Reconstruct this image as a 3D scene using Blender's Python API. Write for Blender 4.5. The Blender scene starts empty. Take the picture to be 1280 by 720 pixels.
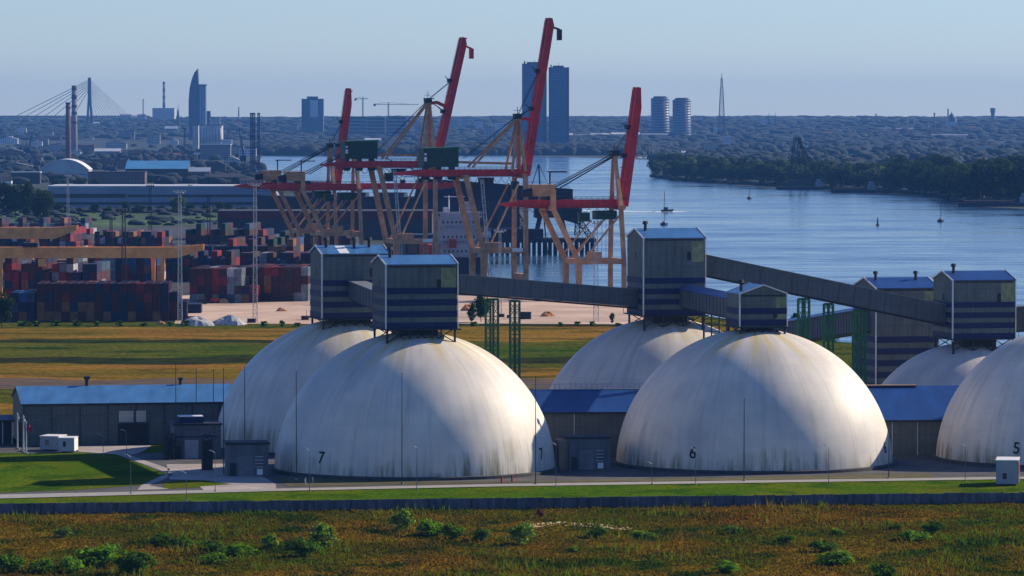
import bpy, math, random
import numpy as np
from mathutils import Vector, Matrix
R = math.radians
random.seed(7)
rs = np.random.RandomState(7)
scene = bpy.context.scene
COL = scene.collection

# ------------------------------------------------------------------ camera geometry
F, H = 5760.0, 63.0
PIT = math.atan(216.0 / F)
CP, SP = math.cos(PIT), math.sin(PIT)

def ray(x, y):
    xc, yc = (x - 640) / F, -(y - 360) / F
    return Vector((xc, CP + yc * SP, yc * CP - SP))
def gp(x, y, z=0.0):
    d = ray(x, y); t = (z - H) / d.z
    return Vector((d.x * t, d.y * t, z))
def at(x, y, Y):
    d = ray(x, y); t = Y / d.y
    return Vector((d.x * t, Y, H + d.z * t))
def sstep(a, b, v):
    t = min(1.0, max(0.0, (v - a) / (b - a)))
    return t * t * (3 - 2 * t)
def hill(X, Y):
    a = sstep(7600, 15600, Y)
    n = 2.2 * math.sin(X * 0.0021 + 1.3) + 1.6 * math.sin(X * 0.0047 + Y * 0.0006) + 1.0 * math.sin(X * 0.011 + 2)
    n += 3.0 * sstep(0, 1800, X)
    return a * (57 + n)
def tp(x, y):
    """terrain point seen at a picture position"""
    d = ray(x, y); Y = 600.0
    while Y < 16500:
        if H + d.z / d.y * Y <= hill(d.x / d.y * Y, Y): break
        Y *= 1.004
    return Vector((d.x / d.y * Y, Y, hill(d.x / d.y * Y, Y)))

# ------------------------------------------------------------------ materials
MATS = {}
def nodes(name):
    m = bpy.data.materials.new(name); m.use_nodes = True
    nt = m.node_tree; return m, nt, nt.nodes['Principled BSDF'], nt.links
def M(name, col, rough=0.75, var=0.18, scale=0.5, metal=0.0, bump=0.0, spec=0.3, stretch=(1, 1, 1), var2=0.0, scale2=0.03):
    if name in MATS: return MATS[name]
    m, nt, b, L = nodes(name)
    b.inputs['Roughness'].default_value = rough; b.inputs['Metallic'].default_value = metal
    b.inputs['Specular IOR Level'].default_value = spec
    g = nt.nodes.new('ShaderNodeNewGeometry'); mp = nt.nodes.new('ShaderNodeMapping'); mp.inputs['Scale'].default_value = stretch
    L.new(g.outputs['Position'], mp.inputs['Vector'])
    n = nt.nodes.new('ShaderNodeTexNoise'); n.inputs['Scale'].default_value = scale; n.inputs['Detail'].default_value = 4
    L.new(mp.outputs[0], n.inputs['Vector'])
    r = nt.nodes.new('ShaderNodeValToRGB')
    r.color_ramp.elements[0].position = 0.3; r.color_ramp.elements[1].position = 0.7
    r.color_ramp.elements[0].color = (*[c * (1 - var) for c in col], 1)
    r.color_ramp.elements[1].color = (*[min(1, c * (1 + var)) for c in col], 1)
    L.new(n.outputs['Fac'], r.inputs[0]); out = r.outputs[0]
    if var2:
        n2 = nt.nodes.new('ShaderNodeTexNoise'); n2.inputs['Scale'].default_value = scale2; n2.inputs['Detail'].default_value = 3
        L.new(g.outputs['Position'], n2.inputs['Vector'])
        mr = nt.nodes.new('ShaderNodeMapRange'); mr.inputs['From Min'].default_value = .3; mr.inputs['From Max'].default_value = .7
        mr.inputs['To Min'].default_value = 1 - var2; mr.inputs['To Max'].default_value = 1 + var2
        L.new(n2.outputs['Fac'], mr.inputs[0])
        mx = nt.nodes.new('ShaderNodeVectorMath'); mx.operation = 'SCALE'
        L.new(out, mx.inputs[0]); L.new(mr.outputs[0], mx.inputs['Scale']); out = mx.outputs[0]
    L.new(out, b.inputs['Base Color'])
    if bump:
        bm = nt.nodes.new('ShaderNodeBump'); bm.inputs['Strength'].default_value = bump
        L.new(n.outputs['Fac'], bm.inputs['Height']); L.new(bm.outputs[0], b.inputs['Normal'])
    MATS[name] = m; return m
def leafy(m, amt=.4):
    """let sunlight through thin leaves and blades"""
    nt = m.node_tree; L = nt.links; b = nt.nodes['Principled BSDF']; out = [n for n in nt.nodes if n.type == 'OUTPUT_MATERIAL'][0]
    t = nt.nodes.new('ShaderNodeBsdfTranslucent'); mx = nt.nodes.new('ShaderNodeMixShader'); mx.inputs[0].default_value = amt
    src = b.inputs['Base Color'].links[0].from_socket
    v = nt.nodes.new('ShaderNodeVectorMath'); v.operation = 'MULTIPLY'; v.inputs[1].default_value = (1.25, 1.2, .5); L.new(src, v.inputs[0]); L.new(v.outputs[0], t.inputs['Color'])
    L.new(b.outputs[0], mx.inputs[1]); L.new(t.outputs[0], mx.inputs[2]); L.new(mx.outputs[0], out.inputs['Surface']); b.inputs['Specular IOR Level'].default_value = .05
    return m

def mnode(nt, op, a, b=None, c=None):
    n = nt.nodes.new('ShaderNodeMath'); n.operation = op
    for i, v in enumerate((a, b, c)):
        if v is None: continue
        if isinstance(v, (int, float)): n.inputs[i].default_value = v
        else: nt.links.new(v, n.inputs[i])
    return n.outputs[0]
def maprange(nt, v, a, b, c, d):
    n = nt.nodes.new('ShaderNodeMapRange'); nt.links.new(v, n.inputs[0])
    for k, q in zip(('From Min', 'From Max', 'To Min', 'To Max'), (a, b, c, d)): n.inputs[k].default_value = q
    return n.outputs[0]
def mixc(nt, f, a, b, mode='MIX'):
    n = nt.nodes.new('ShaderNodeMix'); n.data_type = 'RGBA'; n.blend_type = mode
    for s, v in ((0, f), (6, a), (7, b)):
        if isinstance(v, (int, float)): n.inputs[s].default_value = v
        elif isinstance(v, tuple): n.inputs[s].default_value = (*v, 1)
        else: nt.links.new(v, n.inputs[s])
    return n.outputs[2]
def noise(nt, vec, scale, detail=4, rough=0.55):
    n = nt.nodes.new('ShaderNodeTexNoise'); n.inputs['Scale'].default_value = scale
    n.inputs['Detail'].default_value = detail; n.inputs['Roughness'].default_value = rough
    nt.links.new(vec, n.inputs['Vector']); return n.outputs['Fac']
def mapping(nt, vec, sc=(1, 1, 1), loc=(0, 0, 0)):
    n = nt.nodes.new('ShaderNodeMapping'); n.inputs['Scale'].default_value = sc; n.inputs['Location'].default_value = loc
    nt.links.new(vec, n.inputs['Vector']); return n.outputs[0]
def combine(nt, x, y, z):
    n = nt.nodes.new('ShaderNodeCombineXYZ')
    for i, v in enumerate((x, y, z)):
        if isinstance(v, (int, float)): n.inputs[i].default_value = v
        else: nt.links.new(v, n.inputs[i])
    return n.outputs[0]

def dome_material():
    m, nt, b, L = nodes('painted_dome')
    tc = nt.nodes.new('ShaderNodeTexCoord'); sx = nt.nodes.new('ShaderNodeSeparateXYZ'); L.new(tc.outputs['Object'], sx.inputs[0])
    oi = nt.nodes.new('ShaderNodeObjectInfo')
    ang = mnode(nt, 'ARCTAN2', sx.outputs[1], sx.outputs[0]); z = sx.outputs[2]
    rnd = mnode(nt, 'MULTIPLY', oi.outputs['Random'], 37.0)
    st = noise(nt, combine(nt, mnode(nt, 'MULTIPLY', ang, 19.0), mnode(nt, 'MULTIPLY', z, 0.06), rnd), 1.0, 6, .7)
    st2 = noise(nt, combine(nt, mnode(nt, 'MULTIPLY', ang, 6.0), mnode(nt, 'MULTIPLY', z, 0.05), rnd), 1.0, 3)
    big = noise(nt, combine(nt, mnode(nt, 'MULTIPLY', ang, 2.2), mnode(nt, 'MULTIPLY', z, 0.12), rnd), 1.0, 3)
    base = mixc(nt, maprange(nt, big, .3, .7, 0, 1), (.50, .485, .46), (.80, .73, .62))
    base = mixc(nt, maprange(nt, st2, .45, .75, 0, .55), base, (.55, .57, .58))
    base = mixc(nt, maprange(nt, st, .50, .76, 0, .52), base, (.33, .33, .30))
    # ochre bloom round the crown where dust runs out under the tower
    yl = mnode(nt, 'MULTIPLY', maprange(nt, z, 17.0, 23.5, 0, 1), maprange(nt, st2, .42, .60, 0, .8))
    base = mixc(nt, yl, base, (.60, .46, .14))
    # green-black runs that start at the foot and reach up unevenly
    hgt = mnode(nt, 'ADD', maprange(nt, st2, .35, .75, 0.8, 6.0), maprange(nt, big, .45, .65, 0, 5.5))
    low = maprange(nt, mnode(nt, 'DIVIDE', z, hgt), 0.15, 1.0, 1, 0)
    grn = mnode(nt, 'MULTIPLY', mnode(nt, 'MULTIPLY', low, maprange(nt, st, .40, .60, .05, 1)), maprange(nt, big, .36, .56, .25, .95))
    base = mixc(nt, grn, base, (.15, .16, .07))
    # faint shell seams
    seam = mnode(nt, 'LESS_THAN', mnode(nt, 'FRACT', mnode(nt, 'MULTIPLY', ang, 48 / 6.28318)), .05)
    ring = mnode(nt, 'LESS_THAN', mnode(nt, 'FRACT', mnode(nt, 'DIVIDE', z, 3.1)), .035)
    base = mixc(nt, mnode(nt, 'MULTIPLY', mnode(nt, 'MAXIMUM', seam, ring), .16), base, (.3, .32, .34))
    L.new(base, b.inputs['Base Color']); b.inputs['Roughness'].default_value = .52; b.inputs['Specular IOR Level'].default_value = .34
    bp = nt.nodes.new('ShaderNodeBump'); bp.inputs['Strength'].default_value = .25; bp.inputs['Distance'].default_value = .1
    L.new(noise(nt, tc.outputs['Object'], .35, 4), bp.inputs['Height']); L.new(bp.outputs[0], b.inputs['Normal'])
    return m

def panel_material(name, col, colw=1.0, rowh=2.4, dark=.8, patch=(.30, .33, .24), patchamt=.35):
    """profiled sheet cladding: fine vertical ribs, sheet joints, run-off dirt, odd replaced sheets"""
    m, nt, b, L = nodes(name)
    tc = nt.nodes.new('ShaderNodeTexCoord'); sx = nt.nodes.new('ShaderNodeSeparateXYZ'); L.new(tc.outputs['Object'], sx.inputs[0])
    h = mnode(nt, 'ADD', sx.outputs[0], sx.outputs[1]); z = sx.outputs[2]
    cell = combine(nt, mnode(nt, 'FLOOR', mnode(nt, 'DIVIDE', h, colw * 2.2)), mnode(nt, 'FLOOR', mnode(nt, 'DIVIDE', z, rowh)), 0)
    wn = nt.nodes.new('ShaderNodeTexWhiteNoise'); L.new(cell, wn.inputs['Vector'])
    c = mixc(nt, maprange(nt, wn.outputs['Value'], .72, .95, 0, patchamt), col, patch)
    c = mixc(nt, maprange(nt, noise(nt, combine(nt, mnode(nt, 'MULTIPLY', h, 1.3), mnode(nt, 'MULTIPLY', z, .12), 0), 1, 5), .4, .75, 0, dark), c, tuple(q * .45 for q in col))
    c = mixc(nt, maprange(nt, noise(nt, tc.outputs['Object'], .25, 3), .35, .7, 0, .5), c, tuple(min(1, q * 1.45) for q in col))
    j = mnode(nt, 'LESS_THAN', mnode(nt, 'FRACT', mnode(nt, 'DIVIDE', z, rowh)), .05)
    v = mnode(nt, 'LESS_THAN', mnode(nt, 'FRACT', mnode(nt, 'DIVIDE', h, colw)), .10)
    c = mixc(nt, mnode(nt, 'MULTIPLY', mnode(nt, 'MAXIMUM', j, v), .45), c, tuple(q * .35 for q in col))
    L.new(c, b.inputs['Base Color']); b.inputs['Roughness'].default_value = .6; b.inputs['Specular IOR Level'].default_value = .3
    w = nt.nodes.new('ShaderNodeBump'); w.inputs['Strength'].default_value = .35; w.inputs['Distance'].default_value = .05
    L.new(mnode(nt, 'SINE', mnode(nt, 'MULTIPLY', h, 6.28 / .33)), w.inputs['Height']); L.new(w.outputs[0], b.inputs['Normal'])
    return m

def meadow_material(name, cols, fine=1.0, tuft=0.5, sx=1.0):
    """patchwork of grasses; cols = dark green, green, ochre, rust"""
    m, nt, b, L = nodes(name)
    g = nt.nodes.new('ShaderNodeNewGeometry'); P = g.outputs['Position']
    flat = mapping(nt, P, (sx, .8, 0))
    a = noise(nt, flat, .035, 6, .65); c2 = noise(nt, mapping(nt, P, (sx, .7, 0), (40, 9, 0)), .09, 5, .65)
    c3 = noise(nt, mapping(nt, P, (1, .6, 0), (4, 90, 0)), .022, 4, .6)
    f = noise(nt, mapping(nt, P, (1, .7, .3)), 1.4 * fine, 5, .75)
    col = mixc(nt, maprange(nt, a, .44, .55, 0, 1), cols[2], cols[1])
    col = mixc(nt, maprange(nt, c2, .50, .60, 0, .95), col, cols[0])
    col = mixc(nt, mnode(nt, 'MULTIPLY', maprange(nt, c3, .52, .66, 0, 1), maprange(nt, f, .3, .65, .45, .9)), col, cols[3])
    fm = maprange(nt, f, .3, .72, 1 - tuft, 1 + tuft)
    sc = nt.nodes.new('ShaderNodeVectorMath'); sc.operation = 'SCALE'; L.new(col, sc.inputs[0]); L.new(fm, sc.inputs['Scale'])
    L.new(sc.outputs[0], b.inputs['Base Color']); b.inputs['Roughness'].default_value = .95; b.inputs['Specular IOR Level'].default_value = 0
    bp = nt.nodes.new('ShaderNodeBump'); bp.inputs['Strength'].default_value = .8; bp.inputs['Distance'].default_value = .5
    L.new(f, bp.inputs['Height']); L.new(bp.outputs[0], b.inputs['Normal'])
    MATS[name] = m; return m

def water_material():
    m, nt, b, L = nodes('river_water')
    g = nt.nodes.new('ShaderNodeNewGeometry'); P = g.outputs['Position']
    a = noise(nt, mapping(nt, P, (.004, .010, 0)), 1, 5, .6)
    s = noise(nt, mapping(nt, P, (.02, .06, 0)), 1, 6, .65)
    w = noise(nt, mapping(nt, P, (.25, .5, 0)), 1, 5, .6)
    L.new(mixc(nt, maprange(nt, a, .35, .65, 0, 1), (.014, .045, .10), (.03, .075, .14)), b.inputs['Base Color'])
    L.new(maprange(nt, mnode(nt, 'ADD', mnode(nt, 'MULTIPLY', a, .5), mnode(nt, 'MULTIPLY', s, .5)), .38, .62, .05, .28), b.inputs['Roughness'])
    b.inputs['IOR'].default_value = 1.333
    bp = nt.nodes.new('ShaderNodeBump'); bp.inputs['Strength'].default_value = .06; bp.inputs['Distance'].default_value = .5
    L.new(mnode(nt, 'ADD', w, mnode(nt, 'MULTIPLY', s, 3.0)), bp.inputs['Height']); L.new(bp.outputs[0], b.inputs['Normal'])
    return m

DOME = dome_material()
CLAD = panel_material('grey_green_cladding', (.098, .122, .128), patch=(.15, .19, .15))
CLADG = panel_material('gallery_cladding', (.080, .097, .112), 1.3, 1.7, .35, (.07, .08, .085))
CLADH = panel_material('warehouse_cladding', (.095, .112, .110), 1.2, 1.9, .5, (.16, .17, .15))
BLUE = M('blue_stripe_sheet', (.006, .014, .075), .55, .2, .8)
ROOF = M('blue_roof_sheet', (.045, .15, .33), .38, .22, .25, spec=.5, stretch=(2, .5, 1))
ROOFD = M('deep_blue_roof_sheet', (.006, .048, .20), .45, .2, .2, spec=.4, stretch=(2, .5, 1))
TRIM = M('pale_trim', (.62, .64, .66), .5, .1)
PIPE = M('galvanised_pipe', (.42, .44, .46), .45, .15, metal=.3)
DARK = M('dark_steel', (.018, .02, .026), .55, .3)
BLACK = M('black_paint', (.008, .008, .01), .6, .1)
CONC = M('weathered_concrete', (.26, .25, .235), .85, .25, .6, var2=.2)
WALLC = M('dirty_wall_concrete', (.075, .085, .11), .9, .55, .9, stretch=(1.6, 1, .25), var2=.3, scale2=.15)
GREENL = M('green_lattice_paint', (.018, .14, .05), .5, .25, .8)
CRED = M('crane_red_paint', (.50, .018, .022), .5, .22, .5, spec=.35, var2=.2, scale2=.12)
CORG = M('crane_tan_paint', (.48, .26, .125), .6, .25, .5, var2=.22, scale2=.15)
CGRN = M('crane_house_green', (.008, .045, .028), .5, .2, .7)
YEL = M('gantry_yellow_paint', (.85, .36, .10), .6, .2, .3, var2=.15)
WHITE = M('white_paint', (.72, .73, .74), .5, .08)
GREY = M('grey_paint', (.30, .32, .35), .6, .15)
REDP = M('red_paint', (.45, .02, .02), .5, .15)
GLASS = M('dark_window_glass', (.02, .025, .03), .15, .1, spec=.6)
PANE = M('pale_window_sheet', (.45, .43, .38), .4, .15)
WATER = water_material()
LEAF = [M('leaves_dark', (.015, .032, .008), .8, .45, .35, var2=.3, scale2=.05), M('leaves_mid', (.026, .055, .010), .8, .45, .4, var2=.3, scale2=.06),
        M('leaves_grey_green', (.11, .16, .06), .8, .4, .4, var2=.25), M('leaves_fresh', (.09, .20, .012), .8, .4, .5, var2=.3)]
for m_ in LEAF: leafy(m_, .4)
BUSHM = [leafy(M('bush_dark', (.055, .12, .012), .8, .4, .9, var2=.25, scale2=.2), .5), leafy(M('bush_mid', (.10, .21, .015), .8, .4, .9, var2=.25, scale2=.2), .55), leafy(M('bush_grey_green', (.19, .29, .09), .8, .35, .9, var2=.25), .55), leafy(M('bush_fresh', (.16, .32, .016), .8, .4, .9, var2=.25, scale2=.2), .55)]
BARK = M('bark', (.06, .045, .032), .9, .3, 2)

# ------------------------------------------------------------------ mesh builder
class MB:
    def __init__(s): s.v = []; s.f = []; s.mi = []; s.cm = 0
    def add(s, vs, fs):
        o = len(s.v); s.v += [tuple(v) for v in vs]
        for f in fs: s.f.append(tuple(i + o for i in f)); s.mi.append(s.cm)
        return s
    def box(s, a, b):
        x0, x1 = sorted((a[0], b[0])); y0, y1 = sorted((a[1], b[1])); z0, z1 = sorted((a[2], b[2]))
        return s.add([(x0, y0, z0), (x1, y0, z0), (x1, y1, z0), (x0, y1, z0), (x0, y0, z1), (x1, y0, z1), (x1, y1, z1), (x0, y1, z1)],
                     [(0, 3, 2, 1), (4, 5, 6, 7), (0, 1, 5, 4), (1, 2, 6, 5), (2, 3, 7, 6), (3, 0, 4, 7)])
    def cbox(s, c, d): return s.box([c[i] - d[i] / 2 for i in range(3)], [c[i] + d[i] / 2 for i in range(3)])
    def bar(s, a, b, w, h=None, w2=None, h2=None, up=(0, 0, 1)):
        """box-section bar from a to b, tapering to w2 x h2"""
        a, b = Vector(a), Vector(b); h = h or w; w2 = w2 or w; h2 = h2 or h * w2 / w
        d = (b - a).normalized(); u = Vector(up)
        if abs(d.dot(u)) > .98: u = Vector((0, 1, 0))
        sx = d.cross(u).normalized(); sz = sx.cross(d).normalized()
        vs = []
        for p, ww, hh in ((a, w, h), (b, w2, h2)):
            for i, j in ((-1, -1), (1, -1), (1, 1), (-1, 1)): vs.append(p + sx * i * ww / 2 + sz * j * hh / 2)
        return s.add(vs, [(0, 3, 2, 1), (4, 5, 6, 7), (0, 1, 5, 4), (1, 2, 6, 5), (2, 3, 7, 6), (3, 0, 4, 7)])
    def tube(s, a, b, r, r2=None, n=6):
        a, b = Vector(a), Vector(b); r2 = r if r2 is None else r2
        d = (b - a).normalized(); u = Vector((0, 0, 1)) if abs(d.z) < .9 else Vector((1, 0, 0))
        sx = d.cross(u).normalized(); sy = d.cross(sx)
        vs = [p + sx * q * math.cos(2 * math.pi * i / n) + sy * q * math.sin(2 * math.pi * i / n) for p, q in ((a, r), (b, r2)) for i in range(n)]
        return s.add(vs, [(i, n + i, n + (i + 1) % n, (i + 1) % n) for i in range(n)] + [tuple(range(n)), tuple(range(2 * n - 1, n - 1, -1))])
    def lathe(s, prof, n=32, c=(0, 0)):
        vs = [(c[0] + r * math.cos(2 * math.pi * i / n), c[1] + r * math.sin(2 * math.pi * i / n), z) for r, z in prof for i in range(n)]
        fs = [(k * n + i, k * n + (i + 1) % n, (k + 1) * n + (i + 1) % n, (k + 1) * n + i) for k in range(len(prof) - 1) for i in range(n)]
        s.add(vs, fs); o = len(s.v) - len(vs)
        s.f.append(tuple(o + (len(prof) - 1) * n + i for i in range(n))); s.mi.append(s.cm)
        return s
    def prism(s, pts, dirv):
        """closed outline pts (3D, planar) pushed along dirv"""
        n = len(pts); d = Vector(dirv); vs = [Vector(p) for p in pts] + [Vector(p) + d for p in pts]
        return s.add(vs, [tuple(range(n)), tuple(range(2 * n - 1, n - 1, -1))] + [(i, n + i, n + (i + 1) % n, (i + 1) % n) for i in range(n)])
    def lattice(s, a, b, w, n, t, t2=None, w2=None):
        """square lattice mast from a to b"""
        a, b = Vector(a), Vector(b); d = (b - a); t2 = t2 or t * .7; w2 = w2 or w
        u = Vector((0, 0, 1)) if abs(d.normalized().z) < .9 else Vector((0, 1, 0))
        sx = d.cross(u).normalized(); sy = d.cross(sx).normalized()
        def P(k, c):
            f = k / n; ww = (w + (w2 - w) * f) / 2; return a + d * f + sx * c[0] * ww + sy * c[1] * ww
        cs = ((-1, -1), (1, -1), (1, 1), (-1, 1))
        for c in cs: s.bar(P(0, c), P(n, c), t)
        for k in range(n):
            for q in range(4):
                c, e = cs[q], cs[(q + 1) % 4]
                if k % 2: c, e = e, c
                s.bar(P(k, c), P(k + 1, e), t2)
                s.bar(P(k + 1, cs[q]), P(k + 1, cs[(q + 1) % 4]), t2)
        return s
    def build(s, name, mat, parent=None, smooth=False, loc=None, rot=0.0):
        me = bpy.data.meshes.new(name); me.from_pydata(s.v, [], s.f)
        mats = mat if isinstance(mat, (list, tuple)) else [mat]
        for m in mats: me.materials.append(m)
        if len(mats) > 1: me.polygons.foreach_set('material_index', s.mi)
        if smooth: me.polygons.foreach_set('use_smooth', [True] * len(me.polygons))
        me.update()
        o = bpy.data.objects.new(name, me); COL.objects.link(o)
        if parent is not None: o.parent = parent
        if loc is not None: o.location = loc
        o.rotation_euler[2] = rot
        return o

def tag(o, label, cat, group=None, kind=None):
    o['label'] = label; o['category'] = cat
    if group: o['group'] = group
    if kind: o['kind'] = kind
    return o
def thing(name, label, cat, loc=(0, 0, 0), rot=0.0, group=None):
    o = bpy.data.objects.new(name, None); COL.objects.link(o); o.location = loc; o.rotation_euler[2] = rot
    o.empty_display_size = 1
    return tag(o, label, cat, group)
def kids(o): return [c for c in bpy.data.objects if c.parent == o]
def dup(root, loc, rot, label, group=None, scale=None):
    m = {}
    def cp(o, par):
        c = o.copy(); COL.objects.link(c); c.parent = par
        for ch in o.children: cp(ch, c)
        return c
    r = cp(root, None); r.location = loc; r.rotation_euler[2] = rot; r['label'] = label
    if group: r['group'] = group
    if scale: r.scale = scale
    return r
def sheet(name, pts, z, mat, kind='structure'):
    """flat ground sheet from a world outline"""
    me = bpy.data.meshes.new(name); me.from_pydata([(p[0], p[1], z) for p in pts], [], [tuple(range(len(pts)))])
    me.update()
    if me.polygons[0].normal.z < 0: me.flip_normals()
    me.materials.append(mat); o = bpy.data.objects.new(name, me); COL.objects.link(o); o['kind'] = kind
    return o
def psheet(name, px, z, mat): return sheet(name, [gp(*p) for p in px], z, mat)
ORD = ['first', 'second', 'third', 'fourth', 'fifth', 'sixth', 'seventh', 'eighth', 'ninth', 'tenth', 'eleventh', 'twelfth', 'thirteenth',
       'fourteenth', 'fifteenth', 'sixteenth', 'seventeenth', 'eighteenth', 'nineteenth', 'twentieth', 'twenty-first', 'twenty-second',
       'twenty-third', 'twenty-fourth', 'twenty-fifth', 'twenty-sixth', 'twenty-seventh', 'twenty-eighth', 'twenty-ninth', 'thirtieth']
EXPO = 0.4; HAZE = 3.4e-5; SKT = (.66, .83, 1.28); SKS = .078
# ================================================================== SETTING
def build_ground():
    ys = [400, 500, 600, 700, 800, 900, 1000, 1200, 1500, 2000, 3000, 4500, 6000, 7500] + list(range(8000, 17001, 300)) + [17600, 18500, 20000]
    xs = list(range(-7500, 7501, 250))
    v = []; f = []
    for y in ys:
        for x in xs:
            z = hill(x, y) if y <= 17000 else hill(x, 17000) * (1 - (y - 17000) / 3000)
            v.append((x, y, z - .0))
    n = len(xs)
    for j in range(len(ys) - 1):
        for i in range(n - 1): f.append((j * n + i, j * n + i + 1, (j + 1) * n + i + 1, (j + 1) * n + i))
    me = bpy.data.meshes.new('ground'); me.from_pydata(v, [], f); me.update()
    me.materials.append(meadow_material('rough_meadow', ((.022, .052, .003), (.095, .092, .004), (.19, .120, .009), (.21, .090, .012))))
    me.materials.append(FARG)
    for p_ in me.polygons:
        if p_.center.y > 1900: p_.material_index = 1
    o = bpy.data.objects.new('ground', me); COL.objects.link(o); o['kind'] = 'structure'
FARG = M('dull_far_ground', (.022, .032, .026), .95, .4, .01, var2=.4, scale2=.004)
build_ground()
sheet('far_land', [(-2600, 2900), (2600, 2900), (2600, 7550), (-2600, 7550)], .06, FARG)
# river
RIV = [(330, 190.5), (460, 192), (640, 195), (760, 198), (812, 200), (814, 221), (840, 226), (900, 230), (970, 236), (1040, 238.5), (1135, 243),
       (1180, 248), (1196, 257), (1290, 262), (1500, 268), (1900, 290), (2100, 420), (1500, 452), (1180, 436), (1048, 428), (985, 406), (900, 398), (850, 391)]
QD = Vector((-.269, .963, 0)); QV = Vector((.963, .269, 0))      # quay runs away to the left; water lies on its right
def quay(Y, off=0.0):
    p = Vector((34.8 - (Y - 1578) * .2793, Y, 0)); return p + QV * off
riv = [gp(*p) for p in RIV] + [quay(Y, 3.5) for Y in (1535, 1700, 1850, 2010)] + [gp(*p) for p in ((520, 309), (556, 290), (500, 268), (440, 250), (400, 240), (345, 228), (318, 214))]
sheet('river', riv, .12, WATER)
FIELD = meadow_material('dry_field', ((.055, .055, .006), (.150, .105, .012), (.26, .140, .024), (.20, .090, .020)), .4, .6, .3)
sheet('field', [(-700, 905), (400, 905), (400, 1180), gp(1045, 432), gp(985, 408), gp(800, 407), gp(600, 407), gp(400, 407.5), gp(0, 409), gp(-700, 411)], .03, FIELD)
GRS = meadow_material('bright_field_grass', ((.018, .042, .004), (.050, .085, .006), (.09, .095, .01), (.075, .075, .010)), .4, .8, .35)
DGR = meadow_material('dark_ditch_grass', ((.012, .022, .006), (.026, .042, .010), (.035, .040, .012), (.030, .026, .010)), .7, .4)
def band(name, x0, x1, ya, yb, z, mat, wob=1.0, sd=1):
    r = random.Random(sd); xs = np.linspace(x0, x1, 40)
    up = [(x, ya + wob * (math.sin(x * .03 + sd) + r.uniform(-.6, .6))) for x in xs]
    lo = [(x, yb + wob * (math.sin(x * .021 + 2 * sd) + r.uniform(-.6, .6))) for x in xs[::-1]]
    return psheet(name, up + lo, z, mat)
band('field_strip', -300, 760, 427, 450, .05, GRS, 1.6, 1)
band('ditch', -300, 760, 447, 455, .06, DGR, 1.2, 2)
band('field_strip', -300, 420, 425, 428.5, .07, DGR, .7, 3)
band('field_strip', 560, 1010, 444, 462, .055, GRS, 2.0, 8)
band('field_strip', -300, 700, 474, 486, .05, M('worn_brown_grass', (.075, .040, .014), .95, .35, .15, var2=.2), 1.2, 4)
band('field_strip', -300, 1010, 488, 506, .05, GRS, 2.0, 5)
band('ditch', 590, 700, 434, 444, .065, GRS, 1.2, 6)
band('hedge_verge', -300, 420, 402, 410, .05, GRS, .8, 7)
band('hedge_verge', 560, 900, 404, 408, .05, DGR, .4, 9)
psheet('river_bank', [(985, 405), (1050, 428), (1180, 437), (1500, 455), (1500, 530), (1040, 520), (960, 470)], .06, GRS)
# container yard, sand yard, quay
YARD = M('dark_yard_asphalt', (.042, .038, .042), .9, .25, .05, var2=.25, scale2=.02)
SAND = M('pale_sand_yard', (.50, .36, .27), .95, .2, .06, var2=.22, scale2=.025)
psheet('container_yard', [(-500, 406), (230, 402), (395, 398), (405, 330), (400, 272), (200, 281), (-500, 286)], .04, YARD)
sheet('quay_apron', [quay(1500, 3.2), quay(1700, 3.2), quay(2010, 3.2), quay(2010, -75), quay(1700, -90), quay(1500, -60)], .08, YARD)
psheet('sand_yard', [(218, 405), (228, 370), (300, 366), (392, 365), (500, 368), (620, 371), (700, 374), (790, 380), (862, 392), (868, 406.3), (600, 405), (400, 405.5)], .14, SAND)
psheet('green_field', [(-200, 290), (-200, 263), (150, 262), (340, 264), (345, 282), (200, 283), (100, 287)], .10, M('green_field_grass', (.035, .075, .014), .9, .5, .03, var2=.6, scale2=.008, stretch=(1, .4, 1)))  # the field's own grass green, mottled by noise
# site paving, lawns, paths
ASPH = M('site_asphalt', (.07, .068, .07), .85, .25, .3, var2=.25, scale2=.08)
PALE = M('pale_paving', (.33, .29, .27), .85, .15, .4, var2=.18, scale2=.1)
LAWN = meadow_material('mown_lawn', ((.030, .080, .002), (.060, .120, .003), (.10, .135, .005), (.10, .11, .006)), .8, .5)
E1 = Vector((math.cos(R(13)), math.sin(R(13)), 0)); E2 = Vector((-math.sin(R(13)), math.cos(R(13)), 0))
psheet('site_paving', [(-100, 557), (300, 556), (700, 560), (1400, 552), (1400, 596), (1280, 597.5), (640, 606), (345, 611), (0, 620), (-100, 622)], .05, ASPH)
psheet('lawn', [(-100, 566), (52, 567), (98, 566), (146, 569), (206, 592), (178, 607), (96, 613), (-100, 620)], .09, LAWN)
psheet('lawn', [(160, 559), (204, 556), (206, 566), (176, 567)], .09, LAWN)
psheet('lawn', [(203, 603), (250, 600), (292, 606), (250, 610), (204, 612)], .09, LAWN)
psheet('lawn', [(345, 598), (560, 603), (900, 598), (1160, 592), (1170, 597.5), (900, 601), (640, 604), (360, 608.5)], .09, M('worn_lawn', (.085, .075, .022), .95, .3, .4, var2=.3))
psheet('paving', [(96, 558), (190, 557), (178, 565), (163, 570), (213, 587), (207, 591), (146, 568.5), (98, 565)], .10, PALE)
psheet('paving', [(207, 593), (216, 594), (200, 602), (186, 607), (212, 612), (172, 613), (176, 607.5)], .10, PALE)
psheet('paving', [(208, 581), (300, 580), (330, 597), (345, 606), (345, 611.5), (255, 614), (250, 609), (290, 606), (256, 601), (212, 600)], .10, PALE)
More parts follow.
